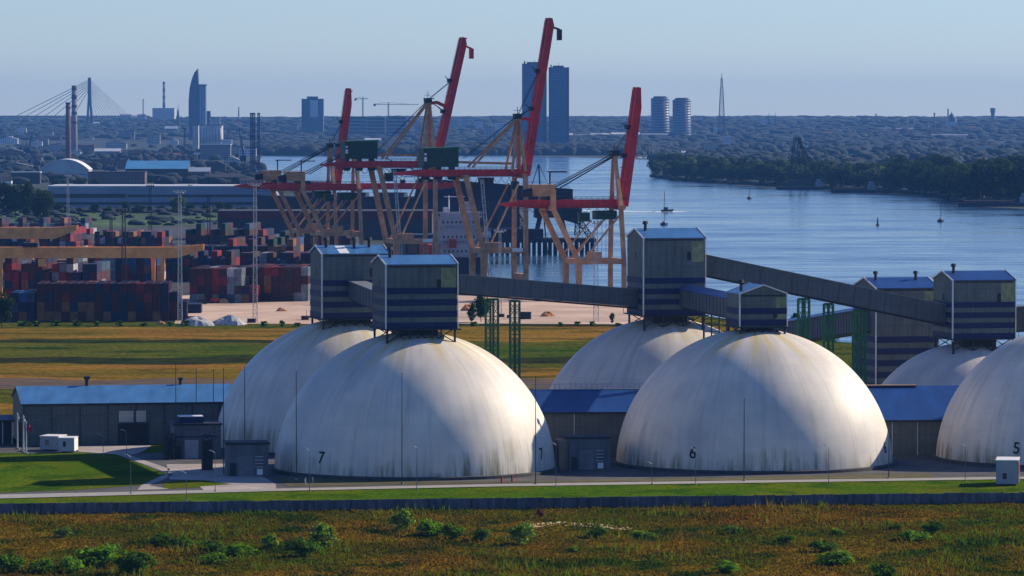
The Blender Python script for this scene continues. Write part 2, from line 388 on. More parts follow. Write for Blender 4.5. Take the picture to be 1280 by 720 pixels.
psheet('path', [(-100, 621.5), (0, 619), (345, 611.5), (640, 605.5), (1280, 596.5), (1400, 594), (1400, 596.5), (1280, 599.5), (640, 608.5), (345, 614.5), (0, 624), (-100, 626.5)], .12, M('pale_path', (.30, .29, .26), .9, .12, .5))
psheet('verge', [(-100, 627), (0, 624.5), (345, 615), (640, 609), (1280, 600), (1400, 597.5), (1400, 627), (1280, 629), (640, 636), (0, 643), (-100, 645)], .08, LAWN)
psheet('bare_track', [(655, 655), (700, 652), (745, 654), (792, 660), (786, 663), (740, 659), (700, 657), (660, 660)], .04, M('bare_pale_soil', (.40, .33, .16), .95, .25, .5))

# ---- boundary wall of precast concrete
def wall_run(a, b, h):
    root = thing('boundary_wall', 'long low dark concrete boundary wall across the foreground meadow', 'wall', a)
    d = b - a; n = 66; L = d.length / n; dr = d.normalized(); nm = Vector((-dr.y, dr.x, 0))
    m = MB(); p = MB(); r = random.Random(3)
    for i in range(n):
        q = dr * (i * L); hh = h + r.uniform(-.06, .06)
        m.bar(q + Vector((0, 0, hh / 2)), q + dr * (L - .05) + Vector((0, 0, hh / 2)), .16 + r.uniform(0, .03), hh)
        p.bar(q + Vector((0, 0, 0)), q + Vector((0, 0, h + .12)), .26)
    m.build('wall_panel', WALLC, root); p.build('wall_post', M('wall_post_concrete', (.10, .105, .125), .9, .35, 1), root)
wall_run(gp(-160, 645.2), gp(1440, 627), 1.75)

# ================================================================== DOMES
def dome(cx, cy, r, h, label, nums):
    root = thing('storage_dome', label, 'dome', (cx, cy, 0), 0, 'white storage domes')
    Rr = (r * r + h * h) / (2 * h); zc = h - Rr
    prof = []
    t0 = math.asin(min(1, -zc / Rr)) if zc < 0 else -math.asin(zc / Rr)
    for k in range(41):
        t = t0 + (math.pi / 2 - .02 - t0) * k / 40
        prof.append((Rr * math.cos(t), zc + Rr * math.sin(t)))
    MB().lathe(prof, 128).build('shell', DOME, root, True)
    MB().lathe([(r + .9, 0), (r + .9, .55), (r + .5, .6), (r - .2, .62)], 96).build('base_ring', M('dark_ring_concrete', (.06, .06, .065), .9, .3, .5), root)
    for txt, az, z0, size in nums:
        cu = bpy.data.curves.new('number', 'FONT'); cu.body = txt; cu.size = size; cu.align_x = 'CENTER'; cu.offset = size * .012
        tmp = bpy.data.objects.new('tmp', cu); COL.objects.link(tmp); bpy.context.view_layer.update()
        me = bpy.data.meshes.new_from_object(tmp.evaluated_get(bpy.context.evaluated_depsgraph_get()))
        bpy.data.objects.remove(tmp); me.name = 'number'
        import bmesh
        bm = bmesh.new(); bm.from_mesh(me); bmesh.ops.triangulate(bm, faces=bm.faces[:]); bmesh.ops.subdivide_edges(bm, edges=bm.edges[:], cuts=1)
        for v in bm.verts:
            z = z0 + v.co.y; rr = math.sqrt(max(0, Rr * Rr - (z - zc) ** 2)) + .09
            A = az + v.co.x / r
            v.co = (rr * math.sin(A), -rr * math.cos(A), z)
        bm.to_mesh(me); bm.free(); me.materials.clear(); me.materials.append(BLACK)
        o = bpy.data.objects.new('number', me); COL.objects.link(o); o.parent = root
    return root
def azn(dx, r, X, Y):   # angle round the dome whose point shows dx metres right of the axis
    return math.asin(dx / r) + math.atan2(X, Y)
dome(-17.3, 818, 25, 24.6, 'white storage dome numbered 7 at front left, tall striped tower on top', [('7', azn(-15.6, 25, -17.3, 818), 2.6, 2.9), ('7', azn(22.9, 25, -17.3, 818), 2.6, 2.9)])
dome(-31.4, 873, 25, 24.4, 'shaded white dome behind the front left dome, its left edge over the long warehouse', [])
dome(43.8, 832, 25, 24.4, 'white storage dome numbered 6 in the middle front, low two-striped tower on top', [('6', azn(-13.2, 25, 43.8, 832), 2.6, 2.9), ('6', azn(22.7, 25, 43.8, 832), 2.6, 2.9)])
dome(29.8, 900, 25, 23.4, 'white dome behind dome 6, under the tallest striped tower', [])
dome(102.8, 843, 25, 24.4, 'white storage dome numbered 5 cut off by the right edge', [('5', azn(-15.3, 25, 102.8, 843), 2.6, 2.9)])
dome(90.6, 914, 21.5, 17.8, 'smallest white dome, streaked grey, behind dome 5', [])

# ================================================================== TOWERS ON THE DOMES
def ctower(cx, cy, w, d, zb, ze, zr, bands, label, gable='x', legs=3.2, ground=False, vents=1, roofm=None, skylight=None):
    """clad transfer tower; ridge along local x (gable='x') or along local y"""
    rot = R(13); root = thing('transfer_tower', label, 'tower', (cx, cy, 0), rot, 'striped transfer towers on the domes')
    W, D = w / 2, d / 2; b = MB()
    b.add([(-W, -D, zb), (W, -D, zb), (W, D, zb), (-W, D, zb), (-W, -D, ze), (W, -D, ze), (W, D, ze), (-W, D, ze)],
          [(0, 3, 2, 1), (0, 1, 5, 4), (1, 2, 6, 5), (2, 3, 7, 6), (3, 0, 4, 7)])
    if gable == 'x': b.add([(-W, -D, ze), (-W, D, ze), (-W, 0, zr), (W, -D, ze), (W, D, ze), (W, 0, zr)], [(0, 1, 2), (3, 5, 4)])
    else: b.add([(-W, -D, ze), (W, -D, ze), (0, -D, zr), (-W, D, ze), (W, D, ze), (0, D, zr)], [(0, 1, 2), (3, 5, 4)])
    b.build('wall', CLAD, root)
    ov, t = .2, .14; r = MB(); G_ = {-1: MB(), 1: MB()}
    if gable == 'x':
        sl = (zr - ze) / D
        for s in (-1, 1):
            r.prism([(-W - ov, 0, zr + t), (-W - ov, s * (D + ov), ze - sl * ov + t), (-W - ov, s * (D + ov), ze - sl * ov), (-W - ov, 0, zr)], (w + 2 * ov, 0, 0))
            for e in (-1, 1): G_[e].bar((e * (W + ov + .03), 0, zr + .12), (e * (W + ov + .03), s * (D + ov), ze - sl * ov + .10), .12, .3)
    else:
        sl = (zr - ze) / W
        for s in (-1, 1):
            r.prism([(0, -D - ov, zr + t), (s * (W + ov), -D - ov, ze - sl * ov + t), (s * (W + ov), -D - ov, ze - sl * ov), (0, -D - ov, zr)], (0, d + 2 * ov, 0))
            for e in (-1, 1): G_[e].bar((0, e * (D + ov + .03), zr + .12), (s * (W + ov), e * (D + ov + .03), ze - sl * ov + .10), .12, .24)
    rf = r.build('roof', roofm or ROOF, root); [G_[e].build('gable_trim', TRIM, rf) for e in (-1, 1)]
    if skylight is not None:
        y0, y1 = -D * .98, -D * .1; zz = lambda y: zr + (ze - zr) * abs(y) / D + t + .03
        MB().add([(skylight, y0, zz(y0)), (skylight + 1.9, y0, zz(y0)), (skylight + 1.9, y1, zz(y1)), (skylight, y1, zz(y1))], [(0, 1, 2, 3)]).build('skylight', WHITE, rf)
    for z0, z1 in bands:
        q = .07; m = MB()
        m.box((-W - q, -D - q, z0), (W + q, -D - .004, z1)); m.box((-W - q, D + .004, z0), (W + q, D + q, z1))
        m.box((-W - q, -D, z0), (-W - .004, D, z1)); m.box((W + .004, -D, z0), (W + q, D, z1)); m.build('stripe', BLUE, root)
    MB().tube((-W - .12, -D - .12, zb - .5), (-W - .12, -D - .12, ze + .2), .16).build('downpipe', TRIM, root)
    MB().tube((W + .12, -D - .12, zb), (W + .12, -D - .12, ze + .1), .11).build('downpipe', PIPE, root)
    # openings
    wd = MB(); wd.box((W * .42, -D - .05, ze - 4.3), (W * .42 + .8, -D - .01, ze - 2.6)); wd.build('louvre', DARK, root)
    wd = MB(); wd.box((-W - .05, -.6, ze - 4.0), (-W - .01, .1, ze - 2.8)); wd.build('louvre', DARK, root)
    MB().box((-W * .92, -D - .06, ze - .45), (W * .92, -D - .01, ze - .2)).build('gutter', DARK, root)
    pp = MB(); pp.box((W * .55, -D - .03, ze - 4.6), (W * .97, -D - .008, ze - .6)); pp.build('replaced_panel', M('olive_panel', (.20, .235, .13), .6, .3, .9), root)
    for k in range(vents):
        vx = (-.75, .55, .1)[k] * W; vy = -D * .25; vz = zr - (zr - ze) * .25 if gable == 'x' else ze + .5
        v = MB(); v.tube((vx, vy, vz), (vx, vy, vz + 1.5), .3, .3, 8); v.tube((vx, vy, vz + 1.4), (vx, vy, vz + 2.0), .62, .45, 8)
        v.build('roof_vent', DARK, rf)
    if not ground:
        for sx in (-1, -.33, .33, 1):
            for sy in (-1, 1):
                zt = zb - legs + (0 if abs(sx) < .5 else -1.0)
                MB().tube((sx * W * .96, sy * D * .9, zb), (sx * W * .96, sy * D * .9, zt), .22).build('leg', DARK, root)
        for sy in (-1, 1):
            br = MB()
            for i, sx in enumerate((-1, -.33, .33)):
                x0, x1 = sx * W * .96, (sx + .66) * W * .96
                br.tube((x0, sy * D * .9, zb), (x1, sy * D * .9, zb - legs * .75), .1); br.tube((x1, sy * D * .9, zb), (x0, sy * D * .9, zb - legs * .75), .1)
            br.build('bracing', DARK, root)
        MB().cbox((0, 0, zb - legs * .6), (W * 1.1, D * 1.1, legs * 1.1)).build('hopper', DARK, root)
        m = MB(); m.cbox((0, 0, zb - .12), (w + 1.3, d + 1.3, .2))
        for sx, sy in ((-1, -1), (1, -1), (1, 1), (-1, 1)):
            m.tube((sx * (W + .6), sy * (D + .6), zb), (sx * (W + .6), sy * (D + .6), zb + 1.1), .05)
        m.build('walkway', DARK, root)
    return root
def bnd(z0, n, t=1.12, gap=.92): return [(z0 + i * (t + gap), z0 + i * (t + gap) + t) for i in range(n)]
ctower(-17.3, 817, 12.7, 12.5, 25.4, 36.7, 38.1, bnd(25.4, 4), 'striped grey-green tower on top of dome 7, blue roof and pale olive panel', vents=1)
ctower(-30.8, 872, 12.7, 12.5, 24.8, 36.9, 38.3, bnd(24.8, 4), 'striped tower left of the dome 7 tower, white skylight on its blue roof', vents=3, skylight=-3.0)
ctower(44.2, 832, 8.6, 8.8, 25.0, 30.9, 32.4, bnd(25.2, 2, 1.1, .95), 'small low tower with two blue stripes on dome 6, gable to the front', gable='y', vents=1, legs=2.2)
ctower(30.0, 898, 12.2, 12.9, 24.3, 39.2, 40.9, bnd(24.3, 4), 'tallest striped tower, behind dome 6, between the two long galleries', vents=1)
ctower(91.6, 913, 12.8, 12.4, 19.0, 30.5, 32.1, bnd(19.0, 4), 'striped tower at the right, on the smallest dome', vents=1, roofm=ROOFD)
ctower(80.5, 966, 13.5, 16, 0.02, 27.0, 28.9, [(1 + i * 2.45, 2.3 + i * 2.45) for i in range(7)], 'tall striped tower block standing on the ground behind the smallest dome', vents=2, ground=True, roofm=ROOFD)

# ================================================================== CONVEYOR GALLERIES
def gallery(a, b, w, h, label, roof=False, win=True, rm=None):
    a, b = Vector(a), Vector(b); root = thing('conveyor_gallery', label, 'conveyor', (a + b) / 2, 0, 'enclosed conveyor galleries')
    c = (a + b) / 2; a = a - c; b = b - c; d = (b - a).normalized(); m = MB(); m.bar(a, b, w, h)
    L = (b - a).length; rot = math.atan2(d.y, d.x)
    up = Vector((-d.z * d.x, -d.z * d.y, math.sqrt(max(0, 1 - d.z ** 2)))).normalized(); sd = d.cross(up).normalized()
    rb = m; rb.cm = 1; n = max(4, int(L / 3.2))
    for i in range(n + 1):
        p = a + (b - a) * (i / n)
        for s in (-1, 1): rb.bar(p + sd * s * (w / 2 + .05) - up * h / 2, p + sd * s * (w / 2 + .05) + up * h / 2, .12)
    rb.build('casing', [CLADG, M('gallery_rib', (.07, .08, .088), .6, .2)], root)
    MB().bar(a - up * (h / 2 + .2), b - up * (h / 2 + .2), w * .8, .34).build('underframe', DARK, root)
    r = MB()
    if roof:
        for s in (-1, 1): r.prism([a + up * (h / 2 + .9), a + sd * s * (w / 2 + .3) + up * (h / 2 + .02), a + sd * s * (w / 2 + .3) + up * (h / 2 + .2), a + up * (h / 2 + 1.08)], b - a)
    else: r.bar(a + up * (h / 2 + .08), b + up * (h / 2 + .08), w + .3, .14)
    r.build('roof', rm or (ROOFD if roof else M('gallery_roof', (.17, .19, .21), .5, .15, .3)), root)
    return root
gallery((-24.6, 874.0, 32.2), (24.2, 896, 27.4), 3.0, 3.4, 'long grey conveyor gallery sloping from the dome 7 tower to the tallest tower')
gallery((36.0, 899.3, 34.1), (85.5, 911.0, 23.6), 3.0, 3.8, 'long grey conveyor gallery sloping down right from the tallest tower')
gallery((34.0, 892, 27.6), (42.6, 836.5, 27.6), 3.0, 3.3, 'short conveyor gallery with blue roof joining the tallest tower to dome 6 tower', roof=True)
gallery((-29.3, 866, 30.2), (-20.6, 823, 29.0), 3.0, 3.2, 'short dark conveyor gallery between the two left towers')
gallery((75.0, 961, 20.2), (57.5, 1120, 8.6), 3.4, 4.4, 'low conveyor gallery with blue roof running back behind dome 6', roof=True)
gallery((97.8, 915, 22.4), (150, 928, 26.5), 3.0, 4.6, 'grey conveyor gallery leaving the right tower at the right edge')

def trestle(x, y, zt, w, label, lv=10):
    root = thing('conveyor_support', label, 'support', (x, y, 0), R(13), 'green lattice trestles under the galleries')
    for s in (-1, 1):
        m = MB(); m.lattice((s * w / 2, 0, 0), (s * w / 2, 0, zt), .95, max(4, int(zt / 1.6)), .2, .1); m.build('lattice_leg', GREENL, root)
    MB().bar((-w / 2 - .4, 0, zt), (w / 2 + .4, 0, zt), .9, .4).build('head_beam', GREENL, root)
    return root
def trestle_at(px, Y, zt, w, label): trestle(at(px, 400, Y).x, Y, zt, w, label)
def trestle_on(a, b, t, h, w, label):
    p = Vector(a).lerp(Vector(b), t); trestle(p.x, p.y, p.z - h / 2 - .75, w, label)
G1 = ((-24.6, 874.0, 32.2), (24.2, 896, 27.4)); G2 = ((36.0, 899.3, 34.1), (85.5, 911.0, 23.6))
trestle_on(*G1, .425, 3.4, 1.5, 'green lattice trestle under the left long gallery, nearer the dome 7 tower')
trestle_on(*G1, .515, 3.4, .9, 'green lattice trestle under the left long gallery, the right one of its two')
trestle_on(*G2, .43, 3.8, 1.3, 'green lattice trestle under the right long gallery, nearest the tallest tower')
trestle_on(*G2, .53, 3.8, .9, 'green lattice trestle under the right long gallery, middle one of its three')
trestle_on(*G2, .655, 3.8, 1.6, 'green lattice trestle left of the tall tower block on the ground')
t_ = thing('service_platform', 'small dark braced steel platform between the tallest tower and dome 6', 'platform', (38.3, 868, 0), R(13))
m = MB()
for i in range(4): m.tube((i * 1.5 - 2.2, 0, 10), (i * 1.5 - 2.2, 0, 26), .14)
for k in range(5): m.bar((-2.2, 0, 21 + k * 1.2), (2.3, 0, 21 + k * 1.2), .12); m.bar((-2.2, 0, 21 + k * 1.2), (2.3, 0, 22.2 + k * 1.2), .08)
for x in (-2.2, 2.3): m.tube((x, 0, 0.1), (x, 0, 26), .2)
m.build('frame', DARK, t_)

# ================================================================== WAREHOUSES AND SMALL SITE BUILDINGS
def shed(name, label, cat, a, length, depth, eave, ridge, rot, roofm=ROOF, wallm=CLADH, ridge_at=.5, bays=8, ov=.5, trim=True, group=None, trimm=None):
    """gabled shed; a = front-left foot, local x along the front, local y away"""
    root = thing(name, label, cat, a, rot, group); y1 = depth * ridge_at
    b = MB(); L, D = length, depth
    b.add([(0, 0, 0), (L, 0, 0), (L, D, 0), (0, D, 0), (0, 0, eave), (L, 0, eave), (L, D, eave), (0, D, eave), (0, y1, ridge), (L, y1, ridge)],
          [(0, 1, 5, 4), (1, 2, 6, 9, 5), (2, 3, 7, 6), (3, 0, 4, 8, 7)])
    b.build('wall', wallm, root)
    r = MB(); s1 = (ridge - eave) / y1; s2 = (ridge - eave) / (D - y1); t = .14
    r.prism([(-ov, y1, ridge + t), (-ov, -ov, eave - s1 * ov + t), (-ov, -ov, eave - s1 * ov), (-ov, y1, ridge)], (L + 2 * ov, 0, 0))
    r.prism([(-ov, y1, ridge + t), (-ov, D + ov, eave - s2 * ov + t), (-ov, D + ov, eave - s2 * ov), (-ov, y1, ridge)], (L + 2 * ov, 0, 0))
    r.build('roof', roofm, root)
    g = MB(); g.box((-ov, -ov - .18, eave - s1 * ov - .2), (L + ov, -ov - .02, eave - s1 * ov + .12)); g.build('gutter', DARK, root)
    for i in range(bays + 1): MB().box((L * i / bays - .09, -.16, 0), (L * i / bays + .09, -.01, eave - .25)).build('downpipe', trimm or PIPE, root)
    return root
a = gp(29.5, 557.5); b_ = gp(292, 553.5); rw = math.atan2((b_ - a).y, (b_ - a).x)
wh = shed('warehouse', 'long grey warehouse with bright blue roof at the far left of the domes', 'warehouse', a, 43, 24, 8.0, 10.6, R(11), bays=8, trimm=M('dark_pipe', (.04, .045, .05), .6, .2))
for i in range(3): MB().box((0, -.2, 1.5 + i * 2.0), (43, -.03, 1.62 + i * 2.0)).build('cladding_rail', M('cladding_rail_paint', (.13, .15, .15), .6, .1), wh)
MB().box((18.2, -.25, 4.3), (21.0, -.05, 6.5)).build('window', PANE, wh); MB().box((21.5, -.25, 4.3), (23.4, -.05, 6.5)).build('window', PANE, wh)
m = MB(); m.box((18.0, -.22, 0), (23.8, -.04, 3.8)); m.box((18.0, -1.4, 3.8), (23.8, -.04, 4.05)); m.build('door', DARK, wh)
MB().box((30.3, -.22, 0), (32.2, -.05, 3.4)).build('door', M('grey_door', (.20, .22, .24), .5, .1), wh)
v = MB(); v.tube((13.3, 12, 10.3), (13.3, 12, 12.0), .35, .35, 8); v.cbox((13.3, 12, 12.2), (1.1, 1.1, .6)); v.build('roof_vent', DARK, wh)
v = MB(); v.tube((31.5, 12, 10.3), (31.5, 12, 11.6), .3, .3, 8); v.cbox((31.5, 12, 11.8), (.8, .8, .5)); v.build('roof_vent', DARK, wh)
# low annex by the left gable
an = shed('annex', 'dark open-sided lean-to at the left end of the long warehouse', 'shed', gp(-45, 556), 9.2, 10, 4.6, 5.2, R(11), roofm=M('dark_blue_roof', (.02, .04, .12), .5, .2), wallm=M('dark_wall', (.02, .022, .03), .8, .2), bays=5)
# connecting halls between domes
h1 = shed('connecting_hall', 'long dark hall with deep blue roof between dome 7 and dome 6', 'hall', (-8, 845.5, 0), 39, 26, 8.4, 11.6, R(4), roofm=ROOFD, bays=4, ridge_at=.55)
rl = MB()
for i in range(27): rl.tube((13 + i * 1.0, 14.5, 11.6), (13 + i * 1.0, 14.5, 12.7), .06)
rl.bar((13, 14.5, 12.7), (39, 14.5, 12.7), .09); rl.bar((13, 14.5, 12.2), (39, 14.5, 12.2), .06); rl.bar((13, 14.3, 11.75), (39, 14.3, 11.75), .8, .1)
rl.build('ridge_railing', M('grey_railing', (.25, .28, .33), .5, .1), h1)
h2 = shed('connecting_hall', 'dark hall with broad deep blue roof between dome 6 and dome 5', 'hall', (61, 851, 0), 38, 30, 6.6, 11.7, R(6), roofm=ROOFD, bays=8, ridge_at=.6)
MB().bar((4, 18.2, 11.95), (17.5, 18.2, 11.95), 2.3, .16).build('ridge_flashing', M('rusty_flashing', (.25, .16, .11), .7, .3, .5), h2)
# plant rooms
def cabin(name, label, p, L, D, Hh, rot, wall=CLADH, extra=None, cat='building', group='small plant rooms by the domes'):
    root = thing(name, label, cat, p, rot, group)
    MB().box((0, 0, 0), (L, D, Hh)).build('wall', wall, root)
    MB().box((-.25, -.25, Hh), (L + .25, D + .25, Hh + .35)).build('roof', M('dark_flat_roof', (.018, .022, .035), .7, .2), root)
    if extra: extra(root, L, D, Hh)
    return root
def ex1(r, L, D, Hh):
    MB().box((.3, -.08, .02), (1.3, -.01, 2.3)).build('door', DARK, r)
    MB().box((1.9, -.06, .02), (4.4, -.01, 3.4)).build('door', GREY, r)
    q = MB(); q.box((-.12, -.12, 3.9), (L * .95, -.01, 4.1)); q.box((-.12, -.1, 0), (0.0, -.01, 4.1)); q.build('frame', BLUE, r)
def ex2(r, L, D, Hh):
    MB().box((.5, -.08, .02), (1.6, -.01, 2.4)).build('door', DARK, r)
    MB().box((2.0, -.06, .02), (4.6, -.01, 3.6)).build('door', M('shutter_grey', (.14, .15, .17), .6, .15), r)
    MB().box((5.2, -.07, .3), (6.2, -.01, 1.3)).build('sign', WHITE, r)
    q = MB()
    for i in range(4): q.box((4.9, -.1, 1.6 + i * .6), (6.3, -.02, 1.72 + i * .6))
    q.build('ladder_rail', PIPE, r)
CABW = M('cabin_wall', (.095, .105, .125), .7, .3, .8, stretch=(1, 1, .3))
c1 = cabin('plant_room', 'dark flat-roofed plant room in front of the warehouse at the left dome', gp(218, 573.5), 8.6, 7, 6.1, R(10), CABW, ex1)
MB().box((1.0, 1, 6.36), (5.5, 5, 7.6)).build('roof_unit', BLUE, c1); MB().box((1.0, 1, 7.603), (5.5, 5, 7.72)).build('roof_unit_lid', WHITE, c1)
cabin('plant_room', 'dark plant room with ladder and sign against the left side of dome 7', gp(284, 596), 7.2, 6, 5.6, R(8), CABW, ex2)
c3 = cabin('plant_room', 'plant room with pale end wall between dome 7 and dome 6', gp(711, 588), 7.4, 6.5, 5.6, R(9), CABW, ex2)
MB().box((-1.6, .8, 0), (-.02, 6.2, 5.2)).build('side_wing', M('buff_render', (.27, .20, .15), .8, .2), c3)
t_ = thing('spiral_stair_tower', 'dark narrow stair tower beside the plant room left of dome 7', 'stair tower', gp(259, 588), R(8))
m = MB(); m.lattice((0, 0, 0), (0, 0, 6.3), 1.7, 6, .2, .14); m.box((-.7, -.7, 0), (.7, .7, 5.2)); m.build('frame', DARK, t_)
t_ = thing('cable_reel_rack', 'dark steel rack at the left of the first plant room', 'rack', gp(212, 574), R(8))
m = MB(); m.lattice((0, 0, 0), (0, 0, 4.6), 1.9, 4, .25, .2); m.box((-.6, -.4, .4), (.6, .4, 4.2)); m.build('frame', DARK, t_)
# white site trailer cabins
def trailer(label, p, L, D, Hh, rot, side, end):
    root = thing('site_cabin', label, 'cabin', p, rot)
    MB().box((0, 0, .35), (L, D, Hh)).build('body', side, root)
    MB().box((L + .004, 0.05, .4), (L + .09, D - .05, Hh - .1)).build('end_wall', end, root)
    MB().box((-.1, -.1, Hh + .002), (L + .12, D + .1, Hh + .16)).build('roof', WHITE, root)
    for x in (.6, L - .9):
        for y in (.2, D - .5): MB().box((x, y, 0), (x + .3, y + .3, .348)).build('foot', DARK, root)
    MB().box((L * .3, -.05, 1.2), (L * .48, -.01, 2.2)).build('window', GLASS, root)
    return root
tr = trailer('white and blue site cabin pair standing on the left lawn', gp(50, 564), 3.6, 4.6, 2.75, R(-14), GREY, WHITE)
trailer('pale site cabin with dark lower end, right one of the pair on the left lawn', gp(73, 566.5), 2.9, 4.4, 2.75, R(-4), M('cabin_blue_grey', (.38, .42, .46), .6, .1), WHITE)
tr = trailer('white box trailer with red panel on its dark end by the right edge', gp(1245, 607.5), 3.7, 7.4, 4.3, R(-8), M('trailer_grey', (.30, .33, .38), .5, .1), M('trailer_dark_end', (.10, .10, .11), .5, .1))
MB().box((3.8, 1.5, 2.0), (3.86, 5.5, 3.6)).build('red_panel', REDP, tr)
# flagpoles
def pole(name, label, cat, p, h, r=.07, mat=DARK, group=None, extra=None):
    root = thing(name, label, cat, p, 0, group)
    MB().tube((0, 0, 0), (0, 0, h), r * 1.3, r * .7, 6).build('pole', mat, root)
    MB().tube((0, 0, 0), (0, 0, .35), r * 3.5, r * 3, 8).build('footing', CONC, root)
    if extra: extra(root, h)
    return root
def flag(mat, droop=1.6, stp=.2):
    def f(root, h):
        m = MB(); n = 7
        vs = []; 
        for i in range(n):
            x = .1 + i * stp; yy = .15 * math.sin(i * 1.7); dz = -i * .16
            vs += [(x, yy, h - .2 + dz), (x, yy + .05, h - .2 - droop + dz * .6)]
        m.add(vs, [(2 * i, 2 * i + 2, 2 * i + 3, 2 * i + 1) for i in range(n - 1)]); m.build('flag', mat, root)
    return f
def flag_stripe(root, h):
    fl = flag(REDP)(root, h)
pole('flagpole', 'white flagpole at the warehouse corner, the leftmost of three', 'flagpole', gp(22, 562), 7.0, .13, WHITE, 'flagpoles on the left lawn', flag(WHITE, 1.2, .05))
pole('flagpole', 'white flagpole with furled white flag, middle of three on the left lawn', 'flagpole', gp(29.5, 567), 7.2, .13, WHITE, 'flagpoles on the left lawn', flag(WHITE, 1.6, .05))
pole('flagpole', 'white flagpole with red and white flag, rightmost of three on the left lawn', 'flagpole', gp(33, 568), 6.2, .11, WHITE, 'flagpoles on the left lawn', flag(REDP, 1.5, .16))
# lightning rods
def rod_at(x, yt, yb, label):
    p = gp(x, yb); h = at(x, yt, p.y).z
    pole('lightning_mast', label, 'mast', p, h, .085, M('mast_dark', (.03, .035, .045), .5, .2), 'slim lightning masts round the domes')
for x, yt, yb, l in ((220, 452, 572, 'slim dark mast in front of the warehouse, leftmost of the tall ones'), (245.5, 460, 570, 'slim dark mast in front of the warehouse, second of the tall ones'),
                     (267, 462, 568, 'slim dark mast just left of the rear left dome edge'), (279.5, 460, 594, 'slim dark mast over the left edge of the rear left dome'),
                     (306, 457, 590, 'slim dark mast before the middle of the shaded rear left dome'), (370.5, 464, 600, 'slim dark mast before the left edge of dome 7'),
                     (502.5, 466, 606, 'slim dark mast before the middle of dome 7'), (669.5, 470, 606, 'slim dark mast before the right side of dome 7'),
                     (930, 498, 602, 'slim dark mast before the middle of dome 6'), (1111, 545, 599, 'short dark mast at the right foot of dome 6')):
    rod_at(x, yt, yb, l)
def lamp_head(root, h):
    m = MB(); m.tube((0, 0, h), (-.6, -.2, h + .4), .045); m.build('arm', PIPE, root)
    MB().cbox((-.75, -.25, h + .42), (.5, .25, .1)).build('lamp', PIPE, root)
for x, yt, yb, l in ((1036, 559, 606, 'street lamp before the right side of dome 6'), (1206.5, 558, 603, 'street lamp before dome 5'), (869.5, 563, 607, 'street lamp before the left part of dome 6'),
                     (269, 566, 615, 'street lamp by the plant rooms left of dome 7'), (163.5, 571, 618, 'street lamp on the path before the left lawn'), (387, 563, 614, 'street lamp before the painted 7 at left'),
                     (233, 592, 627, 'short lamp post on the verge left'), (521, 560, 612, 'street lamp before the middle of dome 7'), (695, 556, 610, 'street lamp by the right foot of dome 7'),
                     (129, 545, 571, 'small lamp post beside the lawn cabins'), (158, 540, 572, 'lamp post on the forecourt of the warehouse'), (815, 580, 606, 'low lamp post at the left foot of dome 6')):
    p = gp(x, yb); h = at(x, yt, p.y).z
    pole('street_lamp', l, 'lamp', p, h, .05, M('lamp_post_grey', (.14, .15, .17), .5, .15), 'street lamps along the site road', lamp_head)
for i, (x, y) in enumerate(((381.5, 606), (391, 604), (627, 604), (640, 603))):
    t_ = thing('hydrant', ORD[i] + ' from left of the small posts at the foot of dome 7', 'hydrant', gp(x, y), 0, 'small posts on the kerb')
    MB().tube((0, 0, 0), (0, 0, 1.1), .16, .14, 8).build('body', (REDP if i > 1 else PIPE), t_); MB().tube((0, 0, 1.1), (0, 0, 1.3), .22, .1, 8).build('cap', DARK, t_)
